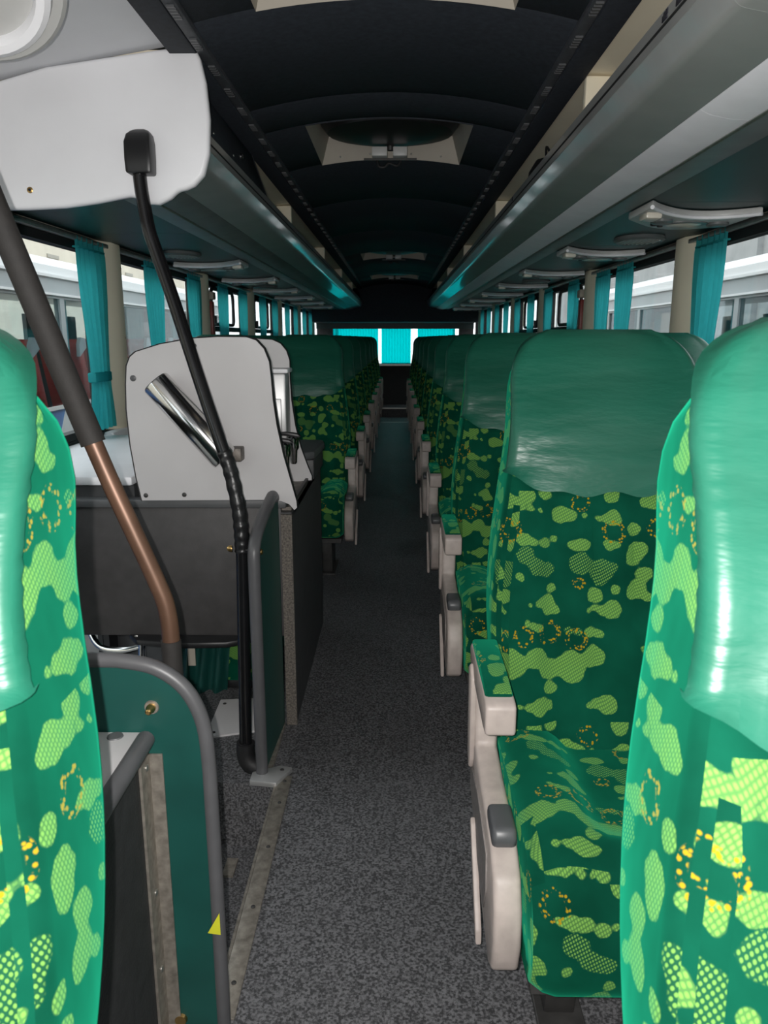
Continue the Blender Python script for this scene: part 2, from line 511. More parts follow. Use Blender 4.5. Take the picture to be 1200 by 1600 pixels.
# stairwell
sw = struct(box('trim_1', X(-WALL), -.311, 1.142, 3.3, -.78, -.74, 'carpet'), 'dark carpeted bottom of the door stairwell')
box('riser', -.325, -.311, 1.142, 1.90, -.74, -.0501, 'carpet', sw)
box('riser', -.74, -.325, 1.90, 1.915, -.74, -.0501, 'carpet', sw)
box('tread', -.62, -.325, 1.142, 1.90, -.24, -.20, 'carpet', sw)
box('tread', -.92, -.62, 1.142, 2.4, -.50, -.46, 'carpet', sw)
box('tread_nosing', -.635, -.60, 1.142, 1.9, -.2, -.192, 'aluminium_worn', sw)
box('tread_nosing', -.46, -.43, 1.77, 1.84, -.2, -.193, 'aluminium_worn', sw)
box('riser', -.62, -.61, 1.142, 1.9, -.46, -.24, 'carpet', sw)
box('riser', X(-WALL), -.325, 1.142, 1.152, -.74, -.05, 'dark_grey_side', sw)
box('riser', X(-WALL), -.74, 3.3, 3.31, -.74, -.05, 'dark_grey_side', sw)
# aluminium trim on the edge of the aisle
tr = struct(box('trim_2', -.326, -.288, 1.142, 1.93, 0, .005, 'aluminium_worn', bev=.002), 'worn aluminium edge trim along the stairwell')
box('lip', -.332, -.326, 1.142, 1.90, -.04, .005, 'aluminium_worn', tr)
for yy in (1.22, 1.42, 1.62, 1.80, 1.9):
    screw(tr, (-.305, yy, .005), (0, 0, 1), .005, 'leg_metal')
vs, fs = prism_geo([(-.40, 1.885), (-.325, 1.875), (-.29, 1.955), (-.325, 1.965), (-.40, 1.93)], 'z', .0, .016)
e = link_mesh('end_bracket', *bevel_geo(vs, fs, .003), 'satin_steel', tr)
screw(tr, (-.318, 1.94, .016), (0, 0, 1), .006, 'leg_metal')

# side walls with window openings; list the pillars along y
LP = [(1.0, 1.3)] + [(3.37 + 1.65 * k, 3.61 + 1.65 * k) for k in range(6)]
RP = [(.02, .26), (1.62, 1.86)] + [(3.22 + 1.60 * k, 3.46 + 1.60 * k) for k in range(6)]
ZS, ZT = .80, 1.605
def side_wall(s, name, label):
    xa, xb = sorted((X(s * WALL), X(s * (WALL + .06))))
    lowfrom = 3.31 if s < 0 else Y0
    w = struct(box(name, xa, xb, lowfrom, Y1, -.05, ZS, 'dark_grey_panel'), label)
    if s < 0: box('front_wall_panel', xa, xb, Y0, 1.16, -.05, ZS, 'dark_grey_panel', w)
    box('upper_wall', xa, xb, Y0, Y1, ZT, 2.0, 'cream_dark', w)
    return w
wl = side_wall(-1, 'wall_left', 'dark lower side wall on the left of the aisle')
wr_ = side_wall(1, 'wall_right', 'dark lower side wall on the right of the aisle')
# door with low glass in the left wall
dx0, dx1 = X(-WALL - .05), X(-WALL)
door = struct(box('door_1', dx0, dx1, 1.16, 3.31, .42, ZS, 'textured_black'), 'black framed entrance door at the foot of the stairs')
box('frame', dx0, dx1, 1.16, 3.31, -.74, -.55, 'black_plastic', door)
box('frame', dx0, dx1, 1.16, 1.30, -.55, .42, 'black_plastic', door)
box('frame', dx0, dx1, 3.2, 3.31, -.55, .42, 'black_plastic', door)
box('frame', dx0, dx1, 2.1, 2.16, -.55, .42, 'black_plastic', door)
box('pane', dx0 + .02, dx0 + .026, 1.30, 3.2, -.55, .42, 'window_glass', door)
# chrome handrail on the door
hr = thing('door_handrail', at(222, 1030, x=-1.05), 'chrome handrail inside the entrance door', 'handrail')
tube('post', [at(222, 1003, y=2.62), at(222, 1120, y=2.62)], .014, 'chrome', hr)
tube('rail', spline([at(222, 1010, y=2.62), at(195, 1016, y=2.64), at(165, 1014, y=2.66), at(150, 1004, y=2.68), at(140, 985, y=2.70)], 5), .012, 'chrome', hr)

def windows(s, pillars, name0):
    """each window: a pane with black frame; each pillar a cream cover"""
    xg0, xg1 = sorted((X(s * (WALL + .025)), X(s * (WALL + .031))))
    fx0, fx1 = sorted((X(s * (WALL + .004)), X(s * (WALL + .05))))
    edges = [Y0] + [v for p in pillars for v in p] + [Y1 - .25]
    n = 0
    for i in range(0, len(edges), 2):
        a, b_ = edges[i], edges[i + 1]
        if b_ - a < .2: continue
        n += 1
        w = struct(box('window_%d' % (name0 + n), fx0, fx1, a, b_, 1.545, ZT, 'black_rubber'))
        w['label'] = 'black framed side window on the %s side' % ('left' if s < 0 else 'right')
        box('bottom_frame', fx0, fx1, a, b_, ZS, ZS + .03, 'black_rubber', w)
        box('side_frame', fx0, fx1, a, a + .025, ZS + .03, 1.545, 'black_rubber', w)
        box('side_frame', fx0, fx1, b_ - .025, b_, ZS + .03, 1.545, 'black_rubber', w)
        box('pane', xg0, xg1, a + .025, b_ - .025, ZS + .03, 1.545, 'window_glass', w)
        if (s < 0 and 3.7 < a < 8) or (s > 0 and 3.5 < a < 7):   # sliding sash
            xs = X(s * (WALL + .005))
            c0, c1 = a + (.22 if s < 0 else .25), a + .95
            box('sash_rail', *sorted((X(s * (WALL - .004)), X(s * (WALL + .02)))), a + .02, b_ - .02, 1.245, 1.28, 'black_rubber', w)
            z0, z1, r = 1.295, 1.535, .05
            pts = []
            for (cy, cz, a0) in ((c1 - r, z1 - r, 0), (c0 + r, z1 - r, 90), (c0 + r, z0 + r, 180), (c1 - r, z0 + r, 270)):
                for k in range(5):
                    an = math.radians(a0 + k * 22.5)
                    pts.append((xs, cy + r * math.cos(an), cz + r * math.sin(an)))
            tube('sash_frame', pts, .013, 'black_rubber', w, 8, True)
            box('latch', *sorted((X(s * (WALL - .02)), X(s * (WALL + .01)))), c0 + .03, c0 + .05, 1.29, 1.35, 'black_plastic', w)
    return n
nl = windows(-1, LP, 0)
windows(1, RP, nl)
for s, pl in ((-1, LP), (1, RP)):
    for (a, b_) in pl:
        x_in, x_out = X(s * (WALL - .045)), X(s * (WALL + .06))
        pts = [(x_out, a), (X(s * (WALL + .015)), a), (x_in, a + .11), (x_in, b_ - .03), (X(s * (WALL - .005)), b_), (x_out, b_)]
        k = 'first' if a < 2 else 'window'
        p = struct(prism('trim_%d' % (3 + (pl.index((a, b_)) + (0 if s < 0 else len(LP)))), pts, 'z', ZS, ZT, 'cream', bev=.008), 'cream window pillar cover')
        for zz in (.95, 1.2, 1.5):
            screw(p, (X(s * (WALL - .047)), b_ - .05, zz), (-s, 0, 0), .005, 'cream_dark')
# sills
for s, nm in ((-1, 'left'), (1, 'right')):
    x0, x1 = sorted((X(s * (WALL - .05)), X(s * (WALL + .0))))
    struct(box('baseboard_' + nm, x0, x1, 3.32 if s < 0 else Y0, Y1 - .1, .755, .80, 'white_plastic', bev=.012), 'pale window sill ledge on the ' + nm)
    x0, x1 = sorted((X(s * (WALL - .04)), X(s * (WALL + .0))))
    struct(box('trim_%d' % (40 + (s > 0)), x0, x1, 3.32 if s < 0 else Y0, Y1 - .1, .67, .755, 'dark_grey_side'), 'dark band under the window sill on the ' + nm)
# curtain rail under each rack
for s in (-1, 1):
    x0, x1 = sorted((X(s * (WALL - .035)), X(s * (WALL - .01))))
    struct(box('trim_%d' % (42 + (s > 0)), x0, x1, Y0, Y1 - .3, 1.574, 1.592, 'aluminium', bev=.003), 'aluminium curtain rail above the %s windows' % ('left' if s < 0 else 'right'))

# ceiling with recessed hatches
HX0, HX1 = X(-.30), X(.30)
HATCH = [(1.30, 1.99), (2.98, 3.62), (7.25, 7.85), (9.75, 10.35)]
def cz(x): return 1.965 - .055 * ((x - XC) / .45) ** 2
ceil = struct(box('ceiling', X(-WALL - .06), X(WALL + .06), Y0, Y1, 2.16, 2.2, 'dark_void'), 'dark padded ceiling down the middle of the bus')
ys = [Y0] + [v for h in HATCH for v in h] + [11.6]
xs = [X(-.45 + .9 * i / 18) for i in range(19)]
def ceil_patch(xa, xb, ya, yb, name='ceiling_panel'):
    n = max(2, int((xb - xa) / .05))
    xx = [xa + (xb - xa) * i / n for i in range(n + 1)]
    vs = []; fs = []
    rows = [(ya, .008), (ya + .012, 0), (yb - .012, 0), (yb, .008)]
    for (y, dz) in rows:
        for x in xx: vs.append((x, y, cz(x) + dz))
    m_ = n + 1
    for r in range(3):
        for i in range(n): fs.append((r * m_ + i, r * m_ + i + 1, (r + 1) * m_ + i + 1, (r + 1) * m_ + i))
    return link_mesh(name, vs, fs, 'dark_ceiling', ceil)
cuts = [Y0, .2, 1.30, 1.99, 2.70, 2.98, 3.62, 4.6, 5.9, 7.25, 7.85, 9.2, 9.75, 10.35, 11.6]
for a, b_ in zip(cuts[:-1], cuts[1:]):
    if (a, b_) in HATCH:
        ceil_patch(X(-.45), HX0, a, b_); ceil_patch(HX1, X(.45), a, b_)
    else:
        ceil_patch(X(-.45), X(.45), a, b_)
# rails with slotted outlets on both sides
for s in (-1, 1):
    x0, x1 = sorted((X(s * .445), X(s * .475)))
    r_ = box('outlet_rail', x0, x1, Y0, 11.6, 1.898, 1.915, 'dark_rail', ceil, .004)
    x0, x1 = sorted((X(s * .475), X(s * .545)))
    box('ceiling_edge', x0, x1, Y0 if s > 0 else 2.15, 11.6, 1.893, 1.908, 'dark_ceiling', ceil, .004)
    if s < 0: box('ceiling_edge', X(-.545), X(-.475), Y0, 2.15, 1.896, 1.91, 'dark_ceiling', ceil, .004)
    y = .7
    base = None
    while y < 9.5:
        gs = []
        for k in range(5):
            yy = y + k * .016
            gs.append(box_geo(X(s * .46) - .009, X(s * .46) + .009, yy, yy + .008, 1.8935, 1.8985))
        link_mesh('outlet_slot', *join_geo(*gs), 'lever_grey', ceil, 0)
        y += .19
# grey front ceiling panel on the left
gp = struct(prism('trim_44', [(X(-.525), 1.925), (X(-.9), 1.865), (X(-1.27), 1.78), (X(-1.27), 1.80), (X(-.9), 1.885), (X(-.525), 1.945)], 'y', Y0, 2.15, 'grey_ceiling'), 'plain grey ceiling panel over the entrance')
# rear bulkhead
rb = struct(box('wall_rear', X(-WALL), X(WALL), Y1, Y1 + .05, -.05, .80, 'rear_panel'), 'dark rear wall below the rear window')
box('upper_bulkhead', X(-WALL), X(WALL), 11.6, 11.66, 1.47, 2.16, 'dark_ceiling', rb)
box('overhead_panel', X(-WALL), X(WALL), 11.6, Y1 + .05, 1.43, 1.47, 'dark_ceiling', rb)
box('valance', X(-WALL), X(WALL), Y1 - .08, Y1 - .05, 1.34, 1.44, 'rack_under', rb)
box('ledge', X(-WALL), X(WALL), Y1 - .1, Y1 + .05, .765, .79, 'aluminium', rb)
box('side_pillar', X(-WALL), X(-.98), Y1, Y1 + .05, .8, 1.43, 'dark_grey_panel', rb)
box('side_pillar', X(1.02), X(WALL), Y1, Y1 + .05, .8, 1.43, 'dark_grey_panel', rb)
rw = struct(box('window_40', X(-.98), X(1.02), Y1 + .02, Y1 + .026, .80, 1.43, 'window_glass'), 'rear window behind the teal curtains')
for xx in (X(-.95), X(.97)):
    tube('frame_bar', [(xx - .03 * (1 if xx > 0 else -1), Y1 - .01, 1.34), (xx, Y1 - .01, .8)], .012, 'black_rubber', rw, 8)

wf = struct(box('wall_front', X(-WALL), X(WALL), Y0 - .06, Y0, -.05, .95, 'dark_grey_panel'), 'dark dashboard wall below the windscreen')
box('header', X(-WALL), X(WALL), Y0 - .06, Y0, 1.62, 2.16, 'dark_ceiling', wf)
box('corner_post', X(-WALL), X(-WALL + .12), Y0 - .06, Y0, .95, 1.62, 'dark_ceiling', wf)
box('corner_post', X(WALL - .12), X(WALL), Y0 - .06, Y0, .95, 1.62, 'dark_ceiling', wf)
struct(box('window_41', X(-WALL + .12), X(WALL - .12), Y0 - .04, Y0 - .034, .95, 1.62, 'window_glass'), 'windscreen at the front of the bus')

# =================================================================== LUGGAGE RACKS
def rack(s, ya, yb, label):
    r = thing('luggage_rack', (X(s * .6), ya, 1.6), label, 'luggage rack', 'overhead racks')
    def ext(name, prof, m, a=ya, b_=yb, t=None):
        return prism(name, [(X(s * d), z) for d, z in prof], 'y', a, b_, m, r)
    # lip
    ext('lip', [(.470, 1.685), (.468, 1.725), (.478, 1.737), (.50, 1.735), (.50, 1.675)], 'rack_grey')
    ext('lip_seam', [(.4685, 1.700), (.4665, 1.701), (.4665, 1.704), (.4685, 1.705)], 'black_rubber')
    # bowed front, one panel after the other
    arc = [(.471, 1.684), (.4875, 1.6525), (.4892, 1.6497), (.4912, 1.6470), (.4938, 1.6445), (.4970, 1.6424), (.5010, 1.6408), (.5050, 1.6397), (.602, 1.622)]
    inn = [(d + .004, z + .012) for d, z in arc[::-1]]
    L = yb - ya; npan = max(1, round(L / 1.95))
    for k in range(npan):
        a = ya + L * k / npan; b_ = ya + L * (k + 1) / npan - .0006
        ext('front_panel', arc + inn, 'rack_grey', a, b_)
    # light cover strip, one length after the other
    n2 = max(1, round(L / 1.3))
    for k in range(n2):
        a = ya + L * k / n2; b_ = ya + L * (k + 1) / n2 - .0006
        ext('light_cover', [(.604, 1.6225), (.622, 1.614), (.66, 1.606), (.700, 1.604), (.700, 1.612), (.604, 1.632)], 'rack_lilac' if s > 0 else 'alu_dull', a, b_)
    ext('edge_bead', [(.700, 1.602), (.704, 1.5985), (.71, 1.602), (.71, 1.61), (.70, 1.61)], 'aluminium')
    ext('edge_profile', [(.71, 1.602), (.78, 1.600), (.786, 1.604), (.786, 1.612), (.71, 1.612)], 'alu_dull')
    n3 = max(1, round(L / 1.1))
    for k in range(n3):
        a = ya + L * k / n3; b_ = ya + L * (k + 1) / n3 - .004
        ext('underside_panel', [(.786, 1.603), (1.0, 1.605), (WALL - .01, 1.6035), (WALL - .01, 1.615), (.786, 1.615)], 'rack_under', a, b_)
    ext('shelf', [(.50, 1.68), (.62, 1.66), (WALL - .005, 1.65), (WALL - .005, 1.66), (.62, 1.67), (.50, 1.69)], 'cream_dark')
    # pale lining over the rack: from the edge of the ceiling to the wall
    ext('lining', [(.535, 1.906), (.75, 1.90), (1.0, 1.85), (1.15, 1.76), (1.2, 1.66), (1.215, 1.66), (1.16, 1.77), (1.0, 1.865), (.75, 1.915), (.535, 1.916)], 'cream')
    y = 2.32 if s > 0 else 2.45
    while y < yb - .2:
        if y > ya + .1:
            prism('bracket', [(X(s * d), z) for d, z in [(.545, 1.902), (.625, 1.90), (.66, 1.87), (.66, 1.69), (.545, 1.69)]], 'y', y, y + .035, 'cream', r, .008)
            ext('cross_rib', [(.66, 1.895), (.75, 1.897), (1.0, 1.848), (1.0, 1.835), (.75, 1.882), (.66, 1.88)], 'cream', y, y + .02)
        y += 1.97
    # end cap at the rear
    ext('end_cap', [(.475, 1.73), (.478, 1.66), (.52, 1.63), (.6, 1.618), (.72, 1.600), (1.22, 1.600), (1.22, 1.9), (.545, 1.9)], 'dark_ceiling', yb, yb + .015)
    return r
rkR = rack(1, Y0, 11.6, 'long grey overhead luggage rack along the right side')
rkL = rack(-1, 2.16, 11.6, 'long dark overhead luggage rack along the left side')
# pictogram marks on the lip of the right rack
def pictogram(y, m):
    xx = X(.4675)
    gs = []
    def q(a0, a1, z0, z1): gs.append(box_geo(xx - .0012, xx + .0002, y + a0, y + a1, z0, z1))
    q(.0, .010, 1.714, 1.722); q(.002, .022, 1.708, 1.713); q(.012, .020, 1.713, 1.721); q(.020, .026, 1.708, 1.717)
    link_mesh('seat_number_mark', *join_geo(*gs), m, rkR, 0)
pictogram(1.40, 'pictogram_black'); pictogram(1.335, 'pictogram_black'); pictogram(1.285, 'pictogram_blue'); pictogram(3.10, 'pictogram_black')
# something dark lying in the right rack
pts = [(1.5, 0)]
bag = thing('bag', at(858, 240, x=X(.56)), 'small black bag lying in the right luggage rack', 'bag')
vs, fs = lathe_geo([(.03, 0), (.07, .008), (.08, .05), (.075, .10), (.05, .14), (.015, .15)], Vector((X(.585), at(858, 240, x=X(.58)).y, 1.69)), (0, 0, 1), 14)
link_mesh('body', vs, fs, 'black_plastic', bag)
tube('strap', spline([(X(.56), bag.location.y - .05, 1.81), (X(.55), bag.location.y, 1.85), (X(.56), bag.location.y + .05, 1.81)], 5), .004, 'black_rubber', bag, 6)

# dark locker door at the front of the left rack
vs, fs = prism_geo([(X(-.482), 1.74), (X(-.535), 1.893), (X(-.55), 1.893), (X(-.498), 1.74)], 'y', 2.17, 3.20)
lk = link_mesh('locker_door', *bevel_geo(vs, fs, .003), 'dark_ceiling', rkL)
lk['label'] = 'dark locker door at the front of the rack'
prism('end_wing', [(X(-.482), 1.74), (X(-.535), 1.893), (X(-.60), 1.893), (X(-.60), 1.74)], 'y', 3.205, 3.225, 'dark_rail', lk)
yy, zz = 2.80, 1.80
d = .482 + (zz - 1.74) / .153 * .053
lathe('lock', [(.012, 0), (.012, .005), (.008, .008)], (X(-d), yy, zz), (1, 0, .3), 'chrome', lk, 14)
box('key_slot', X(-d) + .006, X(-d) + .0095, yy - .002, yy + .002, zz - .006, zz + .006, 'black_plastic', lk)
lathe('hinge', [(.007, 0), (.007, .03)], (X(-.485), 2.22, 1.762), (0, 1, 0), 'brass', lk, 10)
for yy in (2.33, 2.6): screw(lk, (X(-.487), yy, 1.76), (1, 0, .3), .004)

# white moulded end cap of the left rack facing the entrance
YB = 2.125
outl = [(-120, 190), (-60, 150), (-20, 130), (10, 121), (70, 103), (160, 89), (262, 74), (303, 72), (312, 90), (321, 128), (327, 185), (326, 240), (318, 273),
        (303, 290), (290, 296), (278, 298), (266, 310), (248, 319), (232, 318), (218, 312), (205, 306), (150, 317), (100, 324), (40, 327), (-60, 327), (-130, 320), (-138, 260), (-132, 215)]
pp = [at(u, v, y=YB) for u, v in outl]
ec = prism('front_end_cap', [(p.x, p.z) for p in pp], 'y', YB, YB + .03, 'white_plastic', rkL, .010, 3)
ec['label'] = 'white moulded end cap facing the entrance'
p = at(47, 297, y=YB); screw(ec, (p.x, YB, p.z), (0, -1, 0), .008, 'brass')
lathe('screw_hole', [(.004, 0), (.004, .0005)], (p.x, YB - .003, p.z), (0, -1, 0), 'black_plastic', ec, 8)
# ring lamp on the grey panel
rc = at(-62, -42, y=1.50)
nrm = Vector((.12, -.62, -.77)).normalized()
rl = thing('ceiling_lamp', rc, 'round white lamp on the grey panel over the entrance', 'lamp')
lathe('shadow_disc', [(.165, -.035), (.172, -.02), (.165, -.012)], rc, nrm, 'service_grey', rl, 48)  # grey disc standing in for the ring's shadow on the panel
lathe('rim', [(.140, -.02), (.148, -.006), (.146, .010), (.136, .018), (.122, .016), (.116, .004), (.116, -.01)], rc, nrm, 'white_plastic', rl, 48)
lathe('lens', [(.116, -.006), (.08, .004), (.01, .008)], rc, nrm, 'service_grey', rl, 48)
lathe('stem', [(.05, .0), (.05, .16)], rc - nrm * .17, nrm, 'service_grey', rl, 20)

# =================================================================== CEILING HATCHES
NAMES = ['nearest the camera', 'second from the front with a fan box and dangling cable', 'third from the front, far down the ceiling', 'rearmost, close to the rear bulkhead']
for i, (a, b_) in enumerate(HATCH):
    h = thing('ceiling_hatch', (XC, (a + b_) / 2, 1.93), 'cream framed roof hatch ' + NAMES[i], 'roof hatch', 'roof hatches in the ceiling')
    # flared cream surround: far and near walls, both cheeks
    def wallgrid(name, ring0, ring1, m='cream_dark'):
        n = len(ring0)
        vs = ring0 + ring1
        fs = [(k, k + 1, n + k + 1, n + k) for k in range(n - 1)]
        return link_mesh(name, vs, fs, m, h)
    xx = [HX0 + (HX1 - HX0) * k / 12 for k in range(13)]
    wallgrid('far_wall', [Vector((x, b_, cz(x) - .002)) for x in xx], [Vector((x * .96 + XC * .04, b_ - .03, cz(x) + .13)) for x in xx])
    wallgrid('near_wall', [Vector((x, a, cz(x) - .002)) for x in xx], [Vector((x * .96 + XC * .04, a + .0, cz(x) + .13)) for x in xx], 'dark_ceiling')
    for s, xe in ((-1, HX0), (1, HX1)):
        wallgrid('cheek', [Vector((xe, y, cz(xe) - .002)) for y in (a, b_)], [Vector((xe - s * .04, y, cz(xe) + .13)) for y in (a + .03, b_ - .03)])
    box('hatch_lid', HX0 - .02, HX1 + .02, a - .02, b_ + .02, 2.085, 2.10, 'black_plastic', h)
    for px in (-.22, -.09, .09, .22):
        screw(h, (XC + px, b_ - .006, cz(XC + px) + .02), (0, -1, 0), .004)
    if i:
        vs, fs = lathe_geo([(.02, .0), (.13, .004), (.21, .02), (.238, .06), (.238, .10)], (XC, (a + b_) / 2 + .0, 1.968), (0, 0, 1), 28)
        vs = [Vector((XC + (v.x - XC) * 1.18, v.y, v.z)) for v in vs]
        link_mesh('ventilator_dome', vs, fs, 'black_plastic', h)
        yb = b_ - .17
        box('motor_box', XC - .075, XC - .012, yb - .05, yb, 1.930, 1.966, 'service_grey', h, .003)
        box('motor_box', XC + .012, XC + .07, yb - .05, yb, 1.930, 1.966, 'service_grey', h, .003)
        lathe('motor', [(.012, 0), (.014, .01), (.014, .04)], (XC, yb - .025, 1.955), (0, 0, 1), 'leg_metal', h, 12)
        box('bracket_bar', XC - .11, XC + .11, yb - .004, yb + .008, 1.922, 1.931, 'leg_metal', h)
        tube('cable', spline([(XC - .055, yb, 1.93), (XC - .05, yb + .02, 1.905), (XC - .025, yb + .02, 1.90), (XC - .005, yb + .02, 1.915), (XC + .03, yb + .02, 1.905), (XC + .05, yb, 1.93)], 5), .006, 'black_rubber', h, 8)

# =================================================================== SERVICE PANELS, SPEAKERS
def service_panel(s, y, label):
    o = thing('service_panel', (X(s * 1.0), y, 1.575), label, 'service panel', 'reading light panels under the racks')
    a, b_ = .79, WALL - .075
    near = []; far = []
    for k in range(13):
        t = k / 12; d = a + (b_ - a) * t
        near.append((X(s * d), y + .21 * math.sin(PI * t * .80) ** .9 if t else y))
        far.append((X(s * d), y + .25 + .24 * math.sin(PI * t * .80)))
    vs, fs = prism_geo(near + far[::-1], 'z', 1.578, 1.602)
    link_mesh('housing', *bevel_geo(vs, fs, .006), 'service_grey', o)
    tube('bead', spline([(x, yy + .004, 1.580) for x, yy in near], 2), .0065, 'white_plastic', o, 8)
    def disc(name, d, yy, r, h, m, sx=1.0):
        vs, fs = lathe_geo([(r, 0), (r, h * .6), (r * .8, h)], (0, 0, 0), (0, 0, -1), 18)
        vs = [Vector((X(s * d) + v.x * sx, y + yy + v.y, 1.578 + v.z)) for v in vs]
        return link_mesh(name, vs, fs, m, o)
    disc('lamp_ring', 1.0, 0.33, .060, .006, 'service_dark', 1.35)
    disc('lamp_lens', 1.0, 0.33, .047, .009, 'lens', 1.3)
    disc('air_nozzle', .90, .25, .036, .012, 'service_dark')
    disc('air_nozzle', 1.11, .32, .036, .012, 'service_dark')
    disc('call_button', .90, .33, .012, .008, 'black_plastic'); disc('call_button', .93, .36, .010, .008, 'black_plastic')
    box('number_light', *sorted((X(s * .80), X(s * .85))), y + .09, y + .17, 1.560, 1.58, 'lens', o, .006)
    return o
yr = [2.50 + 1.17 * k for k in range(8)]
ordn = ['first', 'second', 'third', 'fourth', 'fifth', 'sixth', 'seventh', 'eighth', 'ninth', 'tenth', 'eleventh']
proto = {}
for s, y0 in ((1, 2.44), (-1, 4.18)):
    for k in range(8 if s > 0 else 6):
        lab = 'bowed grey reading light panel, %s from the front under the %s rack' % (ordn[k], 'right' if s > 0 else 'left')
        if s not in proto:
            proto[s] = service_panel(s, y0, lab)
        else:
            c = copy_tree(proto[s]); c.location.y = y0 + 1.17 * k; c['label'] = lab
def speaker(s, y, label):
    o = thing('speaker', (X(s * 1.03), y, 1.59), label, 'speaker', 'speakers under the racks')
    def ell(prof, m, name):
        vs, fs = lathe_geo(prof, (0, 0, 0), (0, 0, -1), 28)
        link_mesh(name, [Vector((X(s * 1.03) + v.x * 1.0, y + v.y * 1.25, 1.604 + v.z)) for v in vs], fs, m, o)
    ell([(.098, 0), (.10, .012), (.09, .019), (.082, .014)], 'service_dark', 'rim')
    ell([(.082, .008), (.06, .012), (.01, .014)], 'black_plastic', 'cone_cover')
    for k in range(9):
        q = -.07 + .0175 * k
        w = math.sqrt(max(0, .08 ** 2 - q * q))
        box('grille_slat', X(s * 1.03) + q - .003, X(s * 1.03) + q + .003, y - w * 1.2, y + w * 1.2, 1.586, 1.592, 'service_grey', o)
for s, y, n in ((1, 3.36, 'nearest on the right, between the first two light panels'), (-1, 3.92, 'nearest on the left, just ahead of the first light panel'), (1, 5.78, 'second on the right'), (-1, 6.4, 'second on the left')):
    speaker(s, y, 'oval speaker under the rack, ' + n)

# =================================================================== CURTAINS
def curtain(s, y0, y1, label, ztop=1.59, zb=.82, xoff=.028, tie=True):
    yc = (y0 + y1) / 2; w = y1 - y0
    o = thing('curtain', (X(s * (WALL - xoff)), yc, zb), label, 'curtain', 'teal curtains at the side windows')
    rows = 26; n = 44
    vs = []; fs = []
    for r in range(rows + 1):
        z = zb + (ztop - zb) * r / rows
        if z > 1.04: wf = .62 + .38 * sm(1.04, 1.5, z)
        else: wf = .62 + .22 * sm(1.0, .82, z) if False else .62 + .25 * sm(0, 1, (1.04 - z) / .22)
        amp = .013
        for k in range(n + 1):
            t = k / n
            y = yc + (t - .5) * w * wf + (.03 * (1 - wf))
            x = X(s * (WALL - xoff)) - s * amp * math.sin(t * 2 * PI * 5.5 + 1.3 * math.sin(t * 5)) * (1 - .35 * (z > 1.56))
            vs.append((x, y, z))
    for r in range(rows):
        for k in range(n):
            i = r * (n + 1) + k
            fs.append((i, i + 1, i + n + 2, i + n + 1))
    c = link_mesh('cloth', vs, fs, 'teal_curtain', o, 70)
    box('heading_tape', X(s * (WALL - xoff)) - .014, X(s * (WALL - xoff)) + .014, y0 + .002, y1 - .002, 1.545, 1.552, 'teal_curtain', o, .003)
    if tie:
        box('tie_band', X(s * (WALL - xoff)) - .018, X(s * (WALL - xoff)) + .018, yc + .03 * .38 - w * .33, yc + .03 * .38 + w * .33, 1.02, 1.06, 'teal_curtain', o, .006)
    return o
lc = [(3.12, 3.40)] + [(3.95, 4.23)] + [(4.76, 5.03), (5.56, 5.84), (6.30, 6.58)]
for k in range(3):
    lc += [(7.25 + 1.65 * k, 7.50 + 1.65 * k), (7.98 + 1.65 * k, 8.26 + 1.65 * k)]
rc_ = [(2.94, 3.22), (4.07, 4.34), (4.50, 4.78), (5.25, 5.53), (6.15, 6.42)]
for k in range(3):
    rc_ += [(6.95 + 1.6 * k, 7.21 + 1.6 * k), (7.74 + 1.6 * k, 8.0 + 1.6 * k)]
proto = {}
for s, lst in ((-1, lc), (1, rc_)):
    for k, (a, b_) in enumerate(lst):
        lab = 'teal curtain tied at a side window, %s from the front on the %s' % (ordn[k], 'left' if s < 0 else 'right')
        if k == 0: lab = 'nearest teal tied curtain at the %s windows' % ('left' if s < 0 else 'right')
        if k < 2:
            proto[s] = curtain(s, a, b_, lab)
        else:
            c = copy_tree(proto[s]); c.location.y = (a + b_) / 2; c['label'] = lab
# rear curtains, lit from behind
for k, (a, b_, lab) in enumerate([(-1.02, -.295, 'backlit turquoise rear window curtain on the left'), (-.245, .225, 'backlit turquoise rear window curtain in the middle'), (.33, .93, 'backlit turquoise rear window curtain on the right')]):
    o = thing('rear_curtain', ((a + b_) / 2, Y1 - .03, .8), lab, 'curtain', 'curtains across the rear window')
    n = 120; vs = []; fs = []
    for r in range(3):
        z = .80 + .62 * r / 2
        for i in range(n + 1):
            t = i / n
            vs.append((a + (b_ - a) * t, Y1 - .03 + .012 * math.sin(t * (b_ - a) * 2 * PI / .045), z))
    for r in range(2):
        for i in range(n):
            q = r * (n + 1) + i; fs.append((q, q + 1, q + n + 2, q + n + 1))
    link_mesh('cloth', vs, fs, 'rear_curtain', o, 70)
    box('hem', a, b_, Y1 - .046, Y1 - .014, .802, .812, 'rear_curtain', o)

# red emergency hammers by the pillars
for s, y, n in ((-1, 5.31, 'left'), (1, 5.12, 'right')):
    o = thing('emergency_hammer', (X(s * (WALL - .03)), y, 1.25), 'dark red emergency hammer holder on the %s window pillar' % n, 'hammer', 'emergency hammers')
    xx = X(s * (WALL - .03))
    box('holder', xx - .02, xx + .02, y - .03, y + .03, 1.18, 1.44, 'red_plastic', o, .008)
    box('hammer_head', xx - .03, xx + .03, y - .04, y + .04, 1.45, 1.50, 'cream_dark', o, .008)

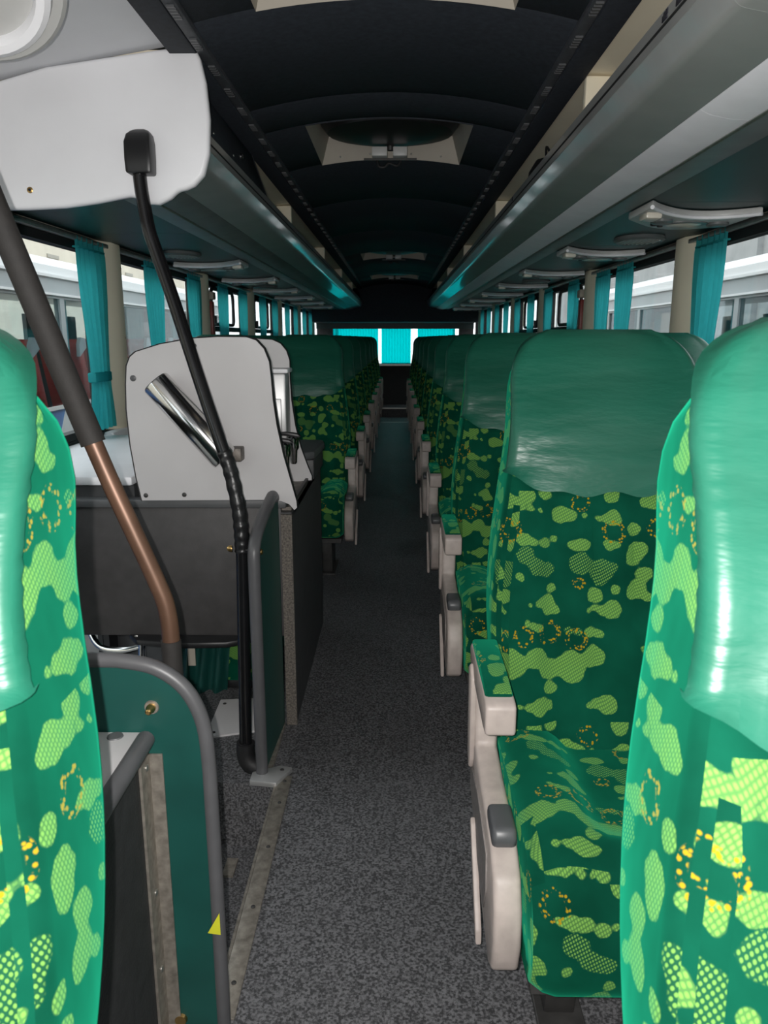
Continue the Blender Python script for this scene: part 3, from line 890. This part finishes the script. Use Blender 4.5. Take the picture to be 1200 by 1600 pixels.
# =================================================================== SEATS
TOPZ = 1.215
def back_sections(n=28):
    """list of (z, half width, thickness, front y) for the backrest, local y = 0 where it meets the cushion"""
    out = []
    zz = [.36 + (1.155 - .36) * i / n for i in range(n + 1)] + [1.155 + .06 * math.sin(PI / 2 * i / 8) for i in range(1, 9)]
    for z in zz:
        t = (z - .36) / (TOPZ - .36)
        w = .240 - .040 * sm(.62, 1.12, z)
        w += .006 * math.sin((z - .4) * 7)
        T = .125 + .045 * sm(.55, .85, z)
        if z > 1.05: T -= .105 * min(1, (z - 1.05) / .105) ** 1.6
        yf = (z - .45) * .40 + .012 * math.sin((z - .45) * 9) - .018 * math.exp(-((z - 1.02) / .10) ** 2)
        if z > 1.10:
            e2 = min(1, (z - 1.10) / .1155)
            w -= .10 * (1 - math.sqrt(max(0, 1 - e2 * e2)))
        if z > 1.155:
            e = (z - 1.155) / .06
            q = math.sqrt(max(0, 1 - min(1, e) ** 2))
            yf += .030 * (1 - q); T -= .035 * (1 - q)
        out.append((z, w, T, yf))
    return out
def bolster(u, z):
    """front relief across the width: side bolsters and stitched channels; u = |x|/w"""
    low = 1 - sm(.84, .90, z)
    b_ = -.020 * sm(.52, .70, u) * (1 - sm(.9, 1.0, u)) * low
    g = 0
    for c in (.50, .17):
        g += .009 * math.exp(-((u - c) / .025) ** 2)
    return b_ + g * low * sm(.44, .5, z) + .006 * math.sin(z * 38) * (u < .5) * low * .35
def section_loop(cx, z, w, T, yf, nf=30):
    """closed loop: front left->right, right corner, back, left corner"""
    rc = min(.030, T * .45)
    pts = []
    for k in range(nf + 1):
        x = -w + rc + 2 * (w - rc) * k / nf
        pts.append((cx + x, yf + bolster(abs(x) / w, z) + .02 * (abs(x) / w) ** 3 * sm(.85, .95, z), z))
    ex = .02 * sm(.85, .95, z) * ((w - rc) / w) ** 3
    for k in range(1, 5):
        an = -PI / 2 + PI / 2 * k / 4
        pts.append((cx + w - rc + rc * math.cos(an), yf + ex * (1 - k / 4) + rc + rc * math.sin(an), z))
    pts.append((cx + w, yf + T * .6, z))
    for k in range(0, 5):
        an = PI / 2 * k / 4
        pts.append((cx + w - rc + rc * math.cos(an), yf + T - rc + rc * math.sin(an), z))
    for k in range(1, 7):
        x = w - rc - 2 * (w - rc) * k / 6
        pts.append((cx + x, yf + T, z))
    for k in range(1, 5):
        an = PI / 2 + PI / 2 * k / 4
        pts.append((cx - w + rc + rc * math.cos(an), yf + T - rc + rc * math.sin(an), z))
    pts.append((cx - w, yf + T * .6, z))
    for k in range(0, 4):
        an = PI + PI / 2 * k / 4
        pts.append((cx - w + rc + rc * math.cos(an), yf + ex * (k / 4) + rc + rc * math.sin(an), z))
    return pts
def loft(loops, cap=True):
    n = len(loops[0]); vs = [p for l in loops for p in l]; fs = []
    for r in range(len(loops) - 1):
        for k in range(n):
            k2 = (k + 1) % n
            fs.append((r * n + k, r * n + k2, (r + 1) * n + k2, (r + 1) * n + k))
    if cap:
        fs.append(tuple(range(n))[::-1]); fs.append(tuple((len(loops) - 1) * n + k for k in range(n)))
    return vs, fs
def backrest_geo(cx):
    return loft([section_loop(cx, *q) for q in back_sections()])
def cover_geo(cx):
    """vinyl headrest cover: front, corners and a growing share of the sides, over the top"""
    secs = [q for q in back_sections(96) if q[0] > .885]
    rows = []
    O = .0045
    for i, (z, w, T, yf) in enumerate(secs):
        rc = min(.030, T * .45)
        g = .02 + .98 * sm(1.135, 1.195, z)
        w += O; row = []
        ye = yf + rc + (T - rc) * g
        nf = 26
        row.append((cx - w, ye, z)); row.append((cx - w, (ye + yf + rc) / 2, z))
        ex = .02 * sm(.85, .95, z) * ((w - rc) / w) ** 3
        for k in range(0, 5):
            an = PI + PI / 2 * k / 4
            row.append((cx - w + rc + rc * math.cos(an), yf - O + ex * (k / 4) + rc + rc * math.sin(an), z))
        for k in range(1, nf):
            x = -w + rc + 2 * (w - rc) * k / nf
            u = abs(x) / w
            # bottom edge: dips in the middle, gathered at the bolster seams
            zz = z
            puff = -.007 * math.sin(PI * min(1, (z - .87) / .12)) * (1 - u ** 4) if z < .99 else 0
            row.append((cx + x, yf - O + puff + .02 * u ** 3 * sm(.85, .95, z), zz))
        for k in range(0, 5):
            an = -PI / 2 + PI / 2 * k / 4
            row.append((cx + w - rc + rc * math.cos(an), yf - O + ex * (1 - k / 4) + rc + rc * math.sin(an), z))
        row.append((cx + w, (ye + yf + rc) / 2, z)); row.append((cx + w, ye, z))
        # gathers along both edges of the cover
        rip = .0022 * sm(.92, .98, z) * (1 - sm(1.13, 1.18, z))
        nr = len(row)
        for k in range(nr):
            e_ = min(k, nr - 1 - k)
            if e_ < 12:
                x_, y_, z_ = row[k]
                row[k] = (x_, y_ - rip * (1 - e_ / 12) * math.sin(z * 330 + e_ * .55), z_)
        rows.append(row)
    def lift(x):
        u = abs(x - cx) / .21
        return .004 + .034 * sm(.55, 1.0, u) + .006 * math.cos(u * 12)
    rows[0] = [(x, y, secs[0][0] + lift(x)) for (x, y, z) in rows[0]]
    rows = [rows[0]] + [r for r in rows[1:] if r[0][2] > secs[0][0] + .045]
    top = [(x, y, z + .003) for (x, y, z) in rows[-1]]
    # a hidden first row that turns the bottom edge in
    first = [(cx + (x - cx) * .99, y + .012, z + .002) for (x, y, z) in rows[0]]
    rows = [first] + rows[:-1] + [top]
    n = len(rows[0]); vs = [p for r in rows for p in r]; fs = []
    for r in range(len(rows) - 1):
        for k in range(n - 1):
            fs.append((r * n + k, r * n + k + 1, (r + 1) * n + k + 1, (r + 1) * n + k))
    b0 = (len(rows) - 1) * n
    fs.append(tuple(b0 + k for k in range(n)))
    return vs, fs
def cushion_geo(cx):
    prof = [(.05, .30), (.055, .42), (.03, .452), (-.05, .458), (-.14, .460), (-.23, .462), (-.30, .462), (-.35, .452), (-.39, .428), (-.413, .39),
            (-.425, .34), (-.427, .29), (-.415, .258), (-.38, .238), (-.30, .23), (-.10, .23), (.03, .235)]
    pr = spline([(0, a, b_) for a, b_ in prof], 3, True)
    nx = 26; loops = []
    cyy, czz = -.2, .345
    for k in range(nx + 1):
        t = -1 + 2 * k / nx
        u = abs(t)
        edge = sm(.84, 1.0, u)
        shrink = 1 - .16 * edge ** 2
        loop = []
        for p in pr:
            y = cyy + (p.y - cyy) * (1 - .05 * edge ** 2); z = czz + (p.z - czz) * shrink
            top = sm(.38, .45, p.z)
            rec = (1 - sm(.40, .62, u)) * sm(-.34, -.26, p.y) * top
            z -= .030 * rec
            z += .010 * sm(.5, .75, u) * (1 - edge) * top
            loop.append((cx + t * .238, y, z))
        loops.append(loop)
    return loft(loops)
def build_seat(s, label):
    """double seat; local y 0 where cushion and back meet; world y set afterwards"""
    o = thing('double_seat', (X(s * .72), 0, 0), label, 'bus seat', 'green double seats along the aisle')
    mx = lambda geo: ([(XC + s * v[0], v[1], v[2]) for v in geo[0]], [tuple(f) for f in geo[1]])
    for cx in (.468, .951):
        b_ = link_mesh('backrest', *mx(backrest_geo(cx)), 'green_velour', o, 60)
        link_mesh('headrest_cover', *mx(cover_geo(cx)), 'green_vinyl', b_, 60)
        link_mesh('seat_cushion', *mx(cushion_geo(cx)), 'green_velour', o, 60)
    P2 = lambda pts, a, b_, name, m, par=o, bev=.004, seg=2: link_mesh(name, *bevel_geo(*mx(prism_geo(pts, 'x', a, b_)), bev, seg), m, par)
    # plastic side panel on the aisle
    outline = [(-.325, .215), (-.342, .27), (-.338, .33), (-.315, .375), (-.27, .402), (-.20, .412), (-.10, .418), (-.005, .432), (.0, .56), (.05, .60), (.09, .60), (.105, .55),
               (.09, .42), (.05, .31), (-.08, .25), (-.2, .215), (-.29, .195)]
    sp = P2(outline, .183, .228, 'side_panel', 'seat_plastic', bev=.009, seg=3)
    P2([(-.22, .245), (-.25, .30), (-.24, .365), (-.1, .385), (.02, .37), (.03, .33), (-.08, .275)], .1805, .184, 'grip_texture', 'seat_plastic_dark', sp, .001, 1)
    P2([(.0, .565), (.03, .585), (.055, .57), (.04, .40), (.015, .37), (.0, .40)], .174, .186, 'riser_cover', 'seat_plastic', sp, .004)
    P2([(-.205, .155), (-.20, .18), (-.08, .31), (-.065, .315), (-.075, .29), (-.175, .175)], .172, .1835, 'footrest_bar', 'seat_plastic', o, .003)
    # armrest
    ar = P2([(-.185, .548), (-.185, .600), (-.17, .606), (.07, .612), (.09, .60), (.085, .565), (.02, .555), (-.15, .545)], .180, .232, 'armrest', 'seat_plastic', bev=.006, seg=3)
    P2([(-.158, .602), (-.155, .612), (-.08, .620), (.06, .622), (.085, .612), (.08, .602)], .182, .230, 'arm_pad', 'green_velour', ar, .006, 2)
    # middle arm
    P2([(-.20, .56), (-.19, .60), (.08, .605), (.085, .56)], .705, .745, 'middle_armrest', 'seat_plastic', o, .008)
    # recline lever
    lv = P2([(-.27, .395), (-.278, .415), (-.268, .432), (-.20, .434), (-.19, .42), (-.20, .40)], .186, .226, 'recline_lever', 'lever_grey', o, .008, 3)
    P2([(-.25, .36), (-.25, .40), (-.225, .40), (-.225, .36)], .218, .232, 'lever_stem', 'lever_grey', lv, .002, 1)
    # legs and frame
    for d0 in (.30, 1.08):
        P2([(-.20, 0), (-.235, .22), (-.05, .23), (-.02, .02), (-.02, 0)], d0, d0 + .055, 'leg', 'leg_metal', o, .004)
        P2([(-.24, 0), (-.24, .012), (.02, .012), (.02, 0)], d0 - .015, d0 + .07, 'foot_plate', 'leg_metal', o, .002, 1)
    P2([(-.36, .205), (-.36, .229), (-.0, .229), (-.0, .205)], .24, 1.21, 'base_frame', 'leg_metal', o, .002, 1)
    return o
ROW = 1.10
def seat_label(s, k):
    side = 'right' if s > 0 else 'left'
    if k == 0: return 'nearest green patterned double seat on the %s, cut by the picture edge' % side
    if s > 0:
        return 'green patterned double seat, %s from the front in the right row' % ordn[k]
    return 'green patterned double seat, %s behind the white partition on the left' % ordn[k - 1]
seatsR = build_seat(1, seat_label(1, 0)); seatsR.location.y = .345
for k in range(1, 11):
    c = copy_tree(seatsR); c.location.y = 1.36 + ROW * (k - 1); c['label'] = seat_label(1, k)
seatsL = build_seat(-1, seat_label(-1, 0)); seatsL.location.y = .345
for k in range(8):
    c = copy_tree(seatsL); c.location.y = 4.04 + ROW * k; c['label'] = seat_label(-1, k + 1)

# =================================================================== ENTRANCE: PARTITION AND BOX BEHIND THE FIRST LEFT SEAT
YP = 1.12
def curve2(pts, n=5): return [(p.x, p.y) for p in spline([(a, b_, 0) for a, b_ in pts], n)]
arcp = [(-1.22, .703), (-.60, .703), (-.44, .701)] + curve2([(-.44, .701), (-.382, .689), (-.336, .653), (-.311, .593), (-.305, .51)], 5)[1:]
arcp += [(-.304, .30), (-.304, -.2)]
fp = thing('stair_partition', (-.7, YP, 0), 'dark green half height partition with grey edging beside the stairwell', 'partition')
prism('panel', arcp + [(-1.22, -.2)], 'y', YP, YP + .018, 'green_laminate', fp)
tube('edge_tube', [Vector((a, YP + .009, b_)) for a, b_ in arcp[1:]], .0125, 'grey_edge', fp, 12)
for u, v in ((237, 1105),):
    p = at(u, v, y=YP)
    lathe('washer', [(.012, 0), (.011, .002)], (p.x, YP, p.z), (0, -1, 0), 'aluminium_worn', fp, 18)
    lathe('bolt', [(.0075, 0), (.0075, .006), (.005, .010), (.005, .016), (.003, .018)], (p.x, YP - .002, p.z), (0, -1, 0), 'brass', fp, 12)
p = at(283, 1592, y=YP)
lathe('bolt', [(.012, 0), (.010, .005)], (p.x, YP, p.z), (0, -1, 0), 'brass', fp, 12)
q = [at(343, 1426, y=YP - .006), at(325, 1457, y=YP - .006), at(345, 1460, y=YP - .006)]
st = prism('sticker', [(a.x, a.z) for a in q], 'y', YP - .0075, YP - .0065, 'yellow_sticker', fp)
st['label'] = 'small yellow triangular sticker'
# white topped box in front of it
bx = thing('entrance_box', (-.7, 1.0, 0), 'low black box with white top behind the nearest left seat', 'box')
box('body', -1.2, -.402, .79, YP - .002, 0, .571, 'textured_black', bx)
box('top', -1.2, -.398, .79, YP - .002, .571, .583, 'white_laminate', bx, .002)
tube('edge_tube', [(-.398, .79, .576), (-.398, YP - .012, .576)], .0145, 'grey_edge', bx, 14)
box('corner_angle', -.4015, -.397, YP - .045, YP - .003, .0, .545, 'aluminium_worn', bx)
box('corner_angle', -.401, -.376, YP - .0045, YP - .0015, .0, .545, 'aluminium_worn', bx)
for zz in (.53, .30, .15): screw(bx, (-.397, YP - .02, zz), (1, 0, 0), .006, 'aluminium')
p = at(180, 1151, z=.583)
vs, fs = lathe_geo([(.013, 0), (.012, .002)], (p.x, p.y, .583), (0, 0, 1), 16)
link_mesh('hole_plug', vs, fs, 'console_grey', bx)

# =================================================================== POLES
cp = thing('copper_handrail', at(268, 1060, y=1.21), 'copper coloured handrail with black foam sleeve rising from the partition', 'handrail')
def path(l): return [at(u, v, y=y) for u, v, y in l]
low = path([(276, 1140, 1.205), (270, 1045, 1.205), (266, 985, 1.205), (259, 945, 1.205), (246, 912, 1.205), (228, 872, 1.205), (200, 812, 1.205), (172, 752, 1.205), (143, 686, 1.205)])
tube('pole', spline(low, 5), .0148, 'copper_pole', cp, 16)
tube('sleeve', path([(276, 1140, 1.205), (270, 1045, 1.205), (267, 1000, 1.205)]), .0168, 'black_foam', cp, 16)
up_ = path([(146, 693, 1.205), (110, 607, 1.205), (60, 487, 1.205), (20, 392, 1.20), (-6, 330, 1.20), (-50, 225, 1.2), (-110, 85, 1.2), (-160, -35, 1.2)])
tube('foam_sleeve', spline(up_, 4), .0195, 'black_foam', cp, 16)
box('foot_flange', low[0].x - .03, low[0].x + .03, 1.169, 1.235, low[0].z - .01, low[0].z + .006, 'black_plastic', cp, .004)

bp_ = thing('black_handrail', at(382, 1165, y=1.97), 'black bent handrail from the stair landing up to the white rack end', 'handrail')
mid = path([(384, 1165, 1.97), (381, 1000, 1.97), (379, 880, 1.97), (377, 835, 1.97), (373, 795, 1.975), (361, 740, 1.985), (344, 690, 2.0), (322, 625, 2.02), (300, 558, 2.04), (272, 472, 2.07), (246, 398, 2.09), (233, 360, 2.092), (226, 325, 2.096), (220, 290, 2.098), (216, 250, 2.098)])
tube('pole', spline(mid, 4), .0175, 'black_paint', bp_, 16)
tp = spline(path([(378.5, 862, 1.97), (377, 835, 1.97), (373, 795, 1.975), (361, 740, 1.985), (350, 706, 1.995)]), 10)
tube('tape_wrap', tp, lambda t: .0195 + .0012 * math.sin(t * 60), 'black_tape', bp_, 16)
el = [at(384, 1160, y=1.97), at(384, 1178, y=1.97), at(392, 1194, y=1.965), at(412, 1203, y=1.96)]
tube('elbow', spline(el, 5), .026, 'black_rubber', bp_, 16)
cpb = at(220, 238, y=2.105)
vs, fs = loft([[(cpb.x + a * .034 * w, 2.1245 - (.055 * d if b_ < 0 else 0) , cpb.z + h) for a, b_ in [(-1, 1), (-1, -.3), (-.7, -1), (.7, -1), (1, -.3), (1, 1)]] for h, w, d in ((-.055, .95, 1), (-.02, 1, 1), (.02, 1, .95), (.04, .9, .75), (.052, .65, .45), (.057, .3, .2))])
link_mesh('wall_bracket', *bevel_geo(vs, fs, .006), 'black_plastic', bp_)
tube('spigot', [at(378, 860, y=1.97), at(402, 862, y=1.955)], .011, 'black_paint', bp_, 10)
lathe('bolt', [(.009, 0), (.008, .008), (.004, .012)], at(362, 857, y=1.965), (-1, -.3, 0), 'brass', bp_, 10)

# =================================================================== GREEN SIDE PANEL BY THE LANDING
A2, B2 = Vector((-.380, 1.935, 0)), Vector((-.366, 2.222, 0))
gp2 = thing('landing_panel', A2, 'narrow dark green panel with grey tube edge between stairs and aisle', 'partition')
def onp(s, z, off=0):
    d = (B2 - A2); nrm_ = Vector((d.y, -d.x, 0)).normalized()
    return A2 + d * s + nrm_ * off + Vector((0, 0, z))
prof = [(0, .012), (0, .62), (.03, .665), (.10, .69), (.88, .745), (1.0, .74), (1.0, .012)]
vs = [onp(s, z, 0) for s, z in prof] + [onp(s, z, .016) for s, z in prof]
n = len(prof)
fs = [tuple(range(n)), tuple(range(2 * n - 1, n - 1, -1))] + [(i, (i + 1) % n, n + (i + 1) % n, n + i) for i in range(n)]
link_mesh('panel', vs, fs, 'green_laminate', gp2)
tube('edge_tube', spline([onp(-.02, .012, .008), onp(-.02, .3, .008), onp(-.02, .6, .008), onp(.02, .665, .008), onp(.2, .70, .008), onp(.6, .735, .008), onp(.85, .752, .008), onp(.93, .74, .008)], 4), .0165, 'grey_edge', gp2, 12)
lathe('bolt', [(.008, 0), (.008, .006), (.004, .009)], onp(.10, .645, .016), (1, 0, 0), 'brass', gp2, 10)
box('bottom_strip', A2.x + .018, B2.x + .018, 1.95, 2.22, .0, .012, 'aluminium_worn', gp2)

# =================================================================== CONSOLE WITH WATER DISPENSER
YC = 2.24
cs = thing('console', (-.7, 2.7, 0), 'dark grey console cabinet beside the aisle behind the stairs', 'cabinet')
box('aisle_side', -.345, -.314, YC, 3.13, 0, .69, 'dark_grey_side', cs)
box('front_strip', -.345, -.312, YC - .012, YC, .0, .685, 'rust_trim', cs)
box('front_panel', -1.2, -.347, YC + .02, YC + .05, .285, .70, 'dark_grey_panel', cs, .006)
box('top_band', -1.13, -.33, YC + .004, YC + .05, .70, .727, 'console_grey', cs, .006)
box('ledge_body', X(-WALL) + .003, -.80, YC + .05, 3.31, .69, .762, 'dark_grey_side', cs)
box('ledge_top', X(-WALL) + .003, -.80, YC + .035, 3.31, .762, .79, 'white_plastic', cs, .008)
box('deck', -1.13, -.314, YC + .05, 3.13, .672, .69, 'console_grey', cs)
box('front_wing', -1.2, -1.0, YC + .01, YC + .02, .285, .69, 'dark_grey_side', cs)
prism('lower_flap', [(-.84, YC + .02), (-.80, YC - .03), (-.66, YC - .055), (-.52, YC - .045), (-.45, YC - .01), (-.44, YC + .02)], 'z', .272, .292, 'black_plastic', cs, .006)
screw(cs, at(213, 995, y=YC + .0), (0, -1, 0), .006)
box('back_panel', -.73, -.347, 2.86, 2.88, 0, .67, 'green_laminate', cs)
box('counter_body', -.50, -.302, 2.78, 3.12, .69, .765, 'dark_grey_side', cs, .006)
prism('counter_top', [(-.52, 2.75), (-.335, 2.75), (-.30, 2.79), (-.288, 3.05), (-.30, 3.12), (-.52, 3.12)], 'z', .765, .795, 'console_grey', cs, .008)
# white plate under the console; added pad and cloth imitate a reflection
pl = [at(320, 1152, z=.006), at(402, 1141, z=.006), at(440, 1140, z=.006), at(440, 1089, z=.006), at(345, 1093, z=.006)]
wp = prism('floor_plate', [(a.x, a.y) for a in pl], 'z', 0.0, .006, 'white_laminate')
tag(wp, 'white floor plate under the console by the stairs', 'floor plate')
for a in pl[:1] + pl[4:]:
    screw(wp, (a.x + .02, a.y + (.03 if a.y < 2.3 else -.03), .006), (0, 0, 1), .006, 'leg_metal')
cu = thing('reflection_pad', (-.52, 2.52, 0), 'green patterned pad added under the console to imitate a reflection', 'reflection stand-in')
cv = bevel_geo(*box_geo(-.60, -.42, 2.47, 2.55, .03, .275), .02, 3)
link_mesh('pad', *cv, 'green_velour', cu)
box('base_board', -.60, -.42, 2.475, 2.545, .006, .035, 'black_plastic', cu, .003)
tc_ = thing('reflection_cloth', (-.67, 2.45, 0), 'dark teal cloth added beside the patterned pad to imitate a reflection', 'cloth')  # teal cloth added for the teal part of the reflection
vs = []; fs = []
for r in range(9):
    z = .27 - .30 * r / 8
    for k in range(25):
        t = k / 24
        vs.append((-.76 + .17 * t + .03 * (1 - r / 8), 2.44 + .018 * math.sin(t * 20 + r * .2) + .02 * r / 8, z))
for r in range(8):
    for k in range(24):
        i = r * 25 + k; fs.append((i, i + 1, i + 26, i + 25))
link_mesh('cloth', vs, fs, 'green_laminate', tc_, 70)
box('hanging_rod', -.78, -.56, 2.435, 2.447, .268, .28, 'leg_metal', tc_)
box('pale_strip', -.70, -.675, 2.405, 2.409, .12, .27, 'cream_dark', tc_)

# white partitions
o1 = [(222, 782), (213, 745), (204, 695), (198, 640), (197, 600), (198, 572), (203, 558), (212, 550), (250, 538), (300, 529), (340, 526.5), (385, 527), (400, 532), (412, 545), (420, 565),
      (423, 590), (426, 625), (432, 665), (442, 710), (455, 755), (463, 783), (464, 793), (460, 797), (452, 788), (440, 783), (420, 781)]
def partition(outline, y, name, label, th=.02):
    pts = [at(u, v, y=y) for u, v in outline]
    o = thing(name, (sum(p.x for p in pts) / len(pts), y, min(p.z for p in pts)), label, 'partition', 'white partitions of the console')
    prism('board', [(p.x, p.z) for p in pts], 'y', y, y + th, 'white_laminate', o)
    c = Vector((sum(p.x for p in pts) / len(pts), 0, sum(p.z for p in pts) / len(pts)))
    ring = [Vector((p.x, y + th / 2 + .002, p.z)) for p in pts[:22]]
    # dark edge band all round the free edge
    vs = []; fs = []
    for p in ring:
        d = (Vector((p.x, 0, p.z)) - c).normalized() * .0035
        for (yy, k) in ((y + .001, -.3), (y - .001, 1), (y + th + .003, 1), (y + th, -.3)):
            vs.append((p.x + d.x * k, yy, p.z + d.z * k))
    for i in range(len(ring) - 1):
        for k in range(4):
            fs.append((i * 4 + k, i * 4 + (k + 1) % 4, (i + 1) * 4 + (k + 1) % 4, (i + 1) * 4 + k))
    link_mesh('edge_band', vs, fs, 'black_rubber', o)
    return o
P1 = partition(o1, 2.222, 'white_partition', 'front white laminate partition carrying the steel tube')
for u, v, m, r in ((208, 591, 'grey_edge', .009), (304, 540, 'grey_edge', .006), (228, 774, 'leg_metal', .007), (288, 773, 'leg_metal', .007)):
    p = at(u, v, y=2.222); screw(P1, (p.x, 2.222, p.z), (0, -1, 0), r, m)
o2 = [(300, 760), (300, 560), (330, 530), (400, 529.5), (425, 531), (438, 537), (447, 548), (452, 563), (452.5, 590), (455, 625), (461, 665), (470, 700), (480, 727), (487, 744), (487, 750), (470, 752)]
P2_ = partition(o2, 2.70, 'white_partition', 'rear white laminate partition behind the water taps')
# polished tube on the front partition
a, b_ = at(243, 597, y=2.165), at(352, 717, y=2.165)
ax = (b_ - a).normalized(); L = (b_ - a).length
ct = thing('steel_tube', a, 'polished steel cup dispenser tube slanting across the white partition', 'dispenser')
lathe('tube', [(.039, 0), (.041, .003), (.041, L - .01), (.038, L)], a, ax, 'steel', ct, 32)
lathe('mouth', [(.036, 0), (.036, .002)], a - ax * .0022, ax, 'leg_metal', ct, 28)
lathe('nozzle', [(.020, 0), (.020, .022), (.017, .025)], b_, ax, 'black_plastic', ct, 16)
box('clamp', b_.x - .01, b_.x + .045, 2.17, 2.222, b_.z - .01, b_.z + .03, 'stained_steel', ct, .004)
# tray, dispenser column and taps between the two partitions
wd = thing('water_dispenser', (-.40, 2.5, .69), 'steel water dispenser with black levered taps between the white partitions', 'water dispenser')
box('drip_tray', -.60, -.318, YC + .03, 2.695, .69, .70, 'stained_steel', wd)
box('tray_rim', -.324, -.314, YC + .03, 2.695, .70, .712, 'leg_metal', wd)
box('column', -.52, -.372, 2.60, 2.698, .80, 1.085, 'satin_steel', wd, .008)
box('column_door', -.505, -.388, 2.592, 2.60, .86, 1.0, 'satin_steel', wd, .003)
box('column_top', -.53, -.362, 2.585, 2.698, 1.085, 1.10, 'white_plastic', wd, .004)
tube('pipe', [(-.41, 2.40, 1.06), (-.41, 2.40, .80)], .008, 'chrome', wd, 10)
box('pipe_clip', -.43, -.395, 2.392, 2.41, .95, .965, 'leg_metal', wd)
for (u, v, y) in ((445, 700, 2.44), (458, 690, 2.56)):
    p = at(u, v, y=y)
    tp = lathe('tap', [(.008, -.075), (.011, -.07), (.013, -.03), (.019, -.02), (.019, .012), (.012, .018)], p, (0, 0, 1), 'chrome', wd, 16)
    prism('lever', [(p.x - .075, p.z + .030), (p.x - .02, p.z + .034), (p.x + .015, p.z + .028), (p.x + .028, p.z + .018), (p.x + .012, p.z + .012), (p.x - .02, p.z + .020), (p.x - .075, p.z + .022)], 'y', y - .011, y + .011, 'black_plastic', tp, .004)
    tube('spout_feed', [(p.x, y, p.z), (p.x - .06, y, p.z)], .007, 'chrome', wd, 10)

# =================================================================== OUTDOORS
g = tag(box('ground', -40, 40, -20, 60, -1.5, -1.45, 'asphalt'), 'grey yard ground outside the bus', 'ground', kind='structure')
bl = thing('far_building', (-12, 12, -1.45), 'pale rendered building beyond the bus on the left', 'building')
box('wall', -13, -12, -10, 45, -1.45, 7, 'render_wall', bl)
for k in range(14):
    yv = 4 + k * 2.6
    for j in range(3):
        box('louvre', -12.0, -11.96, yv, yv + .9, 3.3 + j * .3, 3.42 + j * .3, 'cream_dark', bl)
br = thing('far_wall', (9, 12, -1.45), 'grey block wall beyond the bus on the right', 'wall')
box('wall', 9, 10, -10, 45, -1.45, 4.5, 'grey_wall', br)
for k in range(8): box('pier', 8.85, 9, -4 + k * 4, -3.6 + k * 4, -1.45, 4.5, 'grey_wall', br)
def neighbour(s, xs, label, body, stripe, seatm):
    """coach parked alongside: skirt, window band with pillars and see-through windows, white roof"""
    o = thing('parked_bus', (xs + s * 1.25, 8, -1.45), label, 'bus', 'coaches parked alongside')
    xa, xb = sorted((xs, xs + s * 2.5))
    ya, yb = 1.5, 14.5
    fx = xs
    def side(name, z0, z1, m, y0=ya, y1=yb, t=.06, x=fx):
        a, b_ = sorted((x, x + s * t)); return box(name, a, b_, y0, y1, z0, z1, m, o)
    side('skirt', -1.1, .10, body)
    side('waist', .10, .56, body)
    side('rub_strip', .54, .575, 'bus_white', t=-.02)
    far = fx + s * 2.44
    side('far_side', -1.1, 1.02, 'bus_dark', x=far)
    side('upper_band', 1.56, 1.74, 'bus_grey')
    side('gutter', 1.585, 1.605, 'bus_white', t=-.03)
    side('gutter', 1.745, 1.77, 'bus_white', t=-.03)
    rf = [(xa - .01, 1.74), (xa - .005, 1.85), (xa + .08, 1.93), (xa + .3, 1.98), (xb - .3, 1.98), (xb - .08, 1.93), (xb + .005, 1.85), (xb + .01, 1.74)]
    prism('roof', rf, 'y', ya, yb, 'bus_white', o)
    box('floor_deck', xa + .07, xb - .07, ya, yb, .0, .05, 'bus_dark', o)
    box('near_end', xa, xb, ya - .05, ya, -1.1, 1.74, 'bus_grey', o); box('far_end', xa, xb, yb, yb + .05, -1.1, 1.74, 'bus_grey', o)
    y = ya; k = 0
    while y < yb:
        side('pillar', .56, 1.56, 'bus_grey', y, y + .10)
        side('far_pillar', 1.02, 1.56, 'bus_dark', y - .05, y + .30, x=far)
        side('pane', .575, 1.56, 'tinted_glass', y + .10, y + 1.5, .006, fx + s * .02)
        if k % 2 == 0: side('curtain', .9, 1.56, 'bus_curtain', y + .2, y + .42, .02, fx + s * .12)
        else: side('strut', .6, 1.56, 'bus_pink', y + .2, y + .28, .02, fx + s * .12)
        y += 1.5; k += 1
    for k in range(11):
        yy = ya + .4 + k * 1.15
        cx0, cx1 = sorted((fx + s * .3, fx + s * .75))
        vs, fs = prism_geo([(yy, .4), (yy - .25, 1.12), (yy - .20, 1.19), (yy - .10, 1.18), (yy + .12, .4)], 'x', cx0, cx1)
        link_mesh('passenger_seat', *bevel_geo(vs, fs, .03), seatm, o)
        vs, fs = prism_geo([(yy - .26, 1.0), (yy - .255, 1.13), (yy - .20, 1.205), (yy - .09, 1.195), (yy - .06, 1.1)], 'x', fx + s * .27, fx + s * .31)
        link_mesh('seat_trim', vs, fs, 'bus_white', o)
    # sweeping stripes on the flank
    for (m, z0, y0, w) in stripe:
        vs, fs = prism_geo([(y0, -1.0), (y0 + w, -1.0), (y0 + w + 1.0, .52), (y0 + 1.0, .52)], 'x', *sorted((fx - s * .004, fx + s * .01)))
        link_mesh('stripe', vs, fs, m, o)
    for yy in (4.0, 11.5):
        lathe('wheel', [(.25, 0), (.48, .02), (.5, .1), (.5, .25)], (fx - s * .01, yy, -.95), (s, 0, 0), 'black_rubber', o, 28)
    return o
neighbour(-1, -3.2, 'white roofed coach with blue flank and red seats seen through the left windows', 'bus_blue',
          [('bus_white', 0, 6.4, .5), ('bus_pink', 0, 6.9, .3), ('bus_white', 0, 7.2, .4), ('bus_pink', 0, 8.6, .5), ('bus_white', 0, 4.0, .4)], 'bus_seat_red')
neighbour(1, 3.2, 'grey coach with white roof seen through the right windows', 'bus_grey', [('bus_red', 0, 5.2, .12), ('bus_red', 0, 8.0, .12)], 'bus_dark')
